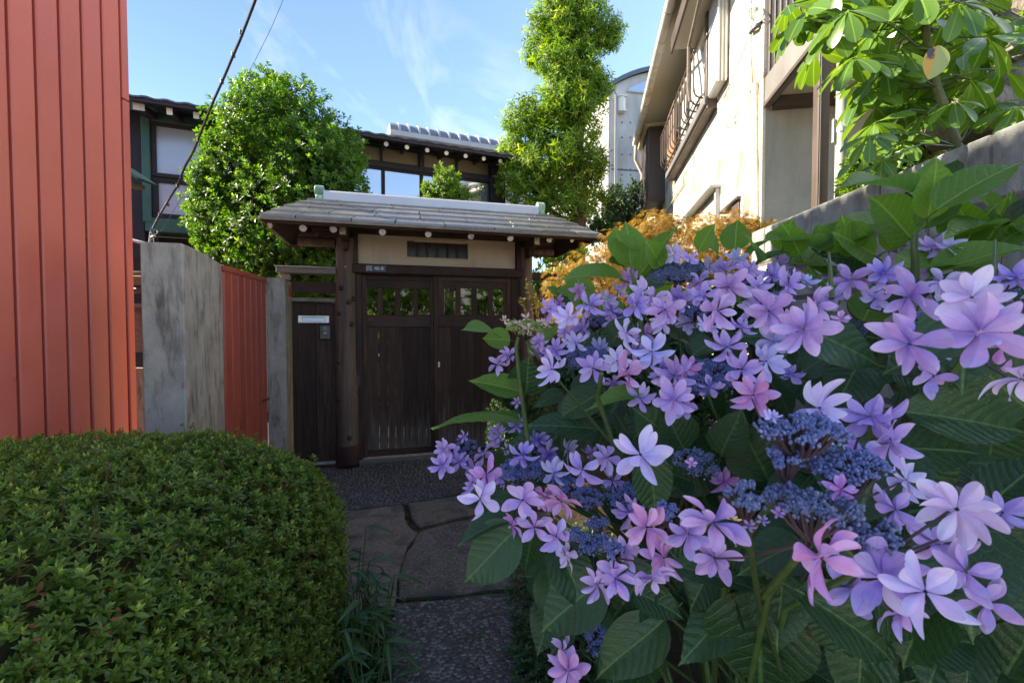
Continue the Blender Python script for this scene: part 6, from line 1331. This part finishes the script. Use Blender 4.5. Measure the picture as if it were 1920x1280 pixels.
# leaves: base px, tip px, width px, look (0 old, 1 young), facing (camera .. up), depth scale
LV = [(1183,501,1174,411,60,1,.9,1),(1174,493,1150,418,46,1,.3,1.06),(1197,521,1270,415,40,1,.5,1),(1169,525,1053,501,34,1,.5,.97),(1200,520,1247,450,42,1,.8,1.08),(1180,500,1140,484,24,1,.5,1.05),
(1377,470,1388,407,68,1,.95,1.05),(1408,476,1453,432,30,1,.4,1.02),(1413,501,1480,456,34,1,.4,.98),(1527,467,1443,421,36,1,.35,1),(1552,476,1586,401,42,1,.7,1.02),(1548,470,1536,414,26,1,.5,1.06),(1583,456,1665,417,34,1,.5,1),(1634,500,1555,452,44,0,.6,1),(1650,480,1688,450,44,0,.4,1.04),(1550,500,1480,488,46,1,.6,1),
(1706,446,1640,366,100,1,.85,1),(1744,371,1752,290,62,1,.85,1.04),(1755,394,1922,279,60,1,.65,.95),(1765,365,1795,285,36,0,.3,1.06),(1704,362,1587,311,32,1,.4,1.02),
(1856,450,1890,360,36,1,.6,1.02),(1880,420,1935,370,48,0,.5,1.0),(1868,428,1766,418,30,1,.4,1.0),(1744,518,1945,428,40,1,.45,.9),(1789,500,1888,495,46,1,.6,1.05),(1618,602,1660,528,78,1,.9,.95),
(1612,680,1560,758,120,0,.8,1.06),(1553,742,1450,680,64,0,.7,1.1),(1690,772,1960,800,80,0,.7,.85),(1675,695,1780,755,48,0,.6,1.1),(1674,770,1748,742,56,0,.7,1.2),(1930,770,1830,690,92,0,.8,1.15),(1624,880,1612,800,64,0,.6,1.25),(1850,950,1960,860,94,0,.7,1.25),
(957,638,903,634,40,1,.9,.98),(928,626,873,606,26,1,.5,1.02),(991,664,1050,605,30,1,.6,1),(980,735,880,706,42,1,.85,.98),(985,740,1000,670,60,0,.5,1.05),(987,797,815,766,18,1,.25,.96),(1125,735,1048,790,58,0,.8,.95),(1056,735,998,757,26,0,.6,1),(1120,805,985,790,50,0,.6,.97),(1045,815,943,830,34,0,.6,1),(1225,750,1107,737,20,1,.35,.95),
(1150,640,1180,590,62,0,.8,1.0),(1270,830,1200,760,84,0,.8,1.25),(1352,854,1385,760,62,0,.7,1.1),(1440,900,1400,790,94,0,.85,1.2),(1285,845,1235,770,70,0,.8,1.25),(1300,905,1230,872,42,0,.7,1.2),
(972,990,858,1086,96,0,.85,.95),(955,971,857,1010,34,0,.4,.98),(1130,1085,1008,1190,104,0,.85,1.02),(1248,1159,1115,1290,96,0,.85,1.05),(1420,1103,1420,1330,168,0,.85,1.2),(1400,1112,1260,1235,90,0,.7,1.3),(1488,1103,1735,1257,84,0,.75,1.12),(1640,1300,1760,1240,90,0,.6,1.5),(1870,1300,1930,1150,105,0,.7,1.3),(1260,1060,1440,1095,52,0,.6,1.2),(1010,890,1065,850,40,0,.6,1.02),
(1290,640,1250,615,50,0,.6,1.1),(1470,640,1400,620,50,0,.6,1.15),(1340,640,1300,660,44,0,.6,1.08),(1500,700,1560,660,60,0,.7,1.1),(1110,765,1160,740,44,0,.7,1.04),(1240,640,1215,600,50,0,.6,1.05),(1870,640,1900,560,60,0,.6,1.2),(1800,690,1860,640,60,0,.6,1.25),(1050,560,1030,535,36,1,.7,1.0),(1085,560,1050,540,34,1,.6,1.0),(1120,560,1085,538,36,1,.6,1.02),(1300,905,1390,870,70,0,.7,1.3),(1050,780,1060,860,46,0,.5,1.15)]
LREAL = .138
nleaf = 0
def put_leaf(B, T, wpx, look, face, seed, Zm, par=hy):
    rl = random.Random(seed); y = T-B; L = y.length; y.normalize(); vd = (CAMP-(B+T)/2).normalized(); face = face*(.8 if look else 1); n_ = vd*face+Vector((0, 0, 1))*(1-face)+Vector((rl.uniform(-.15, .15), 0, rl.uniform(-.05, .15))); n_ = (n_-y*n_.dot(y)).normalized(); x = y.cross(n_)
    o = link(bpy.data.objects.new('leaf', rl.choice(HL_new if look else HL_old)), par, B); o.rotation_euler = Matrix((x, y, n_)).transposed().to_euler()
    W = wpx*Zm/FPX/max(.45, abs(n_.dot(vd)))/.98; W = min(W, L*.86); o.scale = (W, L, L*.8); return o
for i, (bx, by, tx, ty, wp_, lk_, fc_, kz) in enumerate(LV):
    lp = math.hypot(tx-bx, ty-by); zsf = Zs((bx+tx)/2, (by+ty)/2); Zm = max(zsf*1.05, min(FPX*LREAL/lp, zsf*1.12))*(1+(kz-1)*.4) if fc_ > .55 else zsf*1.06*kz
    Zm = max(.33, Zm); d_ = (1-fc_)*.10
    put_leaf(P(bx, by, Zm+d_*.6), P(tx, ty, max(.3, Zm-d_*.6)), wp_, lk_, fc_, 900+i, Zm); nleaf += 1
rr = random.Random(71)
for k, (bx, by, a_, L_, w_) in enumerate([(1462, 470, 70, 70, 40), (1500, 478, 115, 66, 36), (1530, 470, 55, 78, 40), (1575, 470, 35, 80, 34), (1600, 480, 100, 84, 44), (1640, 478, 150, 90, 40), (1668, 470, 70, 80, 44), (1690, 440, 160, 110, 44), (1725, 430, 40, 120, 50), (1740, 410, 82, 118, 58), (1760, 440, 20, 120, 46), (1800, 470, 60, 110, 54), (1830, 455, 110, 100, 48), (1850, 470, 30, 110, 50), (1880, 470, 80, 120, 56), (1905, 440, 130, 100, 46), (1420, 490, 100, 60, 36), (1345, 480, 120, 62, 36), (1310, 470, 60, 60, 34), (1240, 500, 120, 60, 34), (1560, 500, 160, 70, 34), (1780, 500, 170, 110, 46)]):
    Zk = Zs(bx, by)*rr.uniform(1.02, 1.12); tx, ty = bx+L_*math.cos(rad(a_)), by-L_*math.sin(rad(a_)); put_leaf(P(bx, by, Zk+.02), P(tx, ty, Zk-.02), w_, 1, rr.uniform(.5, .85), 5000+k, Zk); nleaf += 1
POLY = [(838, 800), (900, 665), (960, 600), (1040, 520), (1150, 470), (1300, 468), (1480, 480), (1600, 455), (1760, 430), (1930, 420), (1930, 1300), (1050, 1300), (1000, 1180), (960, 1040), (870, 960), (850, 880)]
def inpoly(x, y, pl):
    c = False; j = len(pl)-1
    for i in range(len(pl)):
        if (pl[i][1] > y) != (pl[j][1] > y) and x < (pl[j][0]-pl[i][0])*(y-pl[i][1])/(pl[j][1]-pl[i][1])+pl[i][0]: c = not c
        j = i
    return c
rr = random.Random(9); tries = 0
while nleaf < 296 and tries < 9000:
    tries += 1; px, py = rr.uniform(850, 1960), rr.uniform(480, 1330)
    if not inpoly(px, py, POLY) or (px < 1010 and rr.random() < .6): continue
    Z = max(.36, Zs(px, py)*rr.uniform(1.24, 1.62)+.03); L = rr.uniform(.095, .15); a = rr.gauss(-1.2, 1.1)
    B = P(px, py, Z); d_ = Vector((math.cos(a), rr.uniform(-.7, .25), math.sin(a)*.8)).normalized(); wpx = L*.62*FPX/Z*rr.uniform(.85, 1.1)
    if not inpoly(px+math.cos(a)*L*FPX/Z*.8, py-math.sin(a)*L*FPX/Z*.7, POLY): continue
    put_leaf(B, B+d_*L, wpx, 1 if (py < 560 and rr.random() < .6) else 0, rr.uniform(.35, .8), 2000+tries, Z); nleaf += 1
# leaf stems and dark shaded stems in the bush
def px_stem(pts, r0, r1):
    w_ = [P(*p_) for p_ in pts]; n = len(w_); q = MB(); q.tube(w_, list(np.linspace(r0, r1, n)), 9, True, .05); q.build('stem', M_gstem, hy, True)
px_stem([(1714, 530, .86), (1716, 490, .85), (1713, 452, .84), (1716, 440, .84)], .0075, .004)
px_stem([(1205, 640, 1.1), (1196, 560, 1.05), (1188, 522, 1.04), (1182, 505, 1.04)], .006, .003)
px_stem([(1000, 900, 1.12), (985, 790, 1.08), (975, 720, 1.06), (968, 650, 1.04), (975, 620, 1.03)], .006, .0045)
px_stem([(1160, 870, .95), (1140, 800, .93), (1120, 745, .9), (1128, 700, .86)], .006, .0045)
px_stem([(1860, 560, .7), (1864, 500, .74), (1866, 450, .78)], .005, .002); px_stem([(1560, 560, .85), (1556, 500, .87), (1554, 474, .89)], .005, .002)
for k in range(26):
    px = rr.uniform(1020, 1900); py = rr.uniform(620, 1000); Z = Zs(px, py)*1.35; c = P(px, py, Z); rt = ROOTS[k % 7]; q = MB(); q.tube(stem_curve(rt, c), [.008, .006, .005, .004], 7, True, .05); q.build('stem', M_gstem, hy, True)
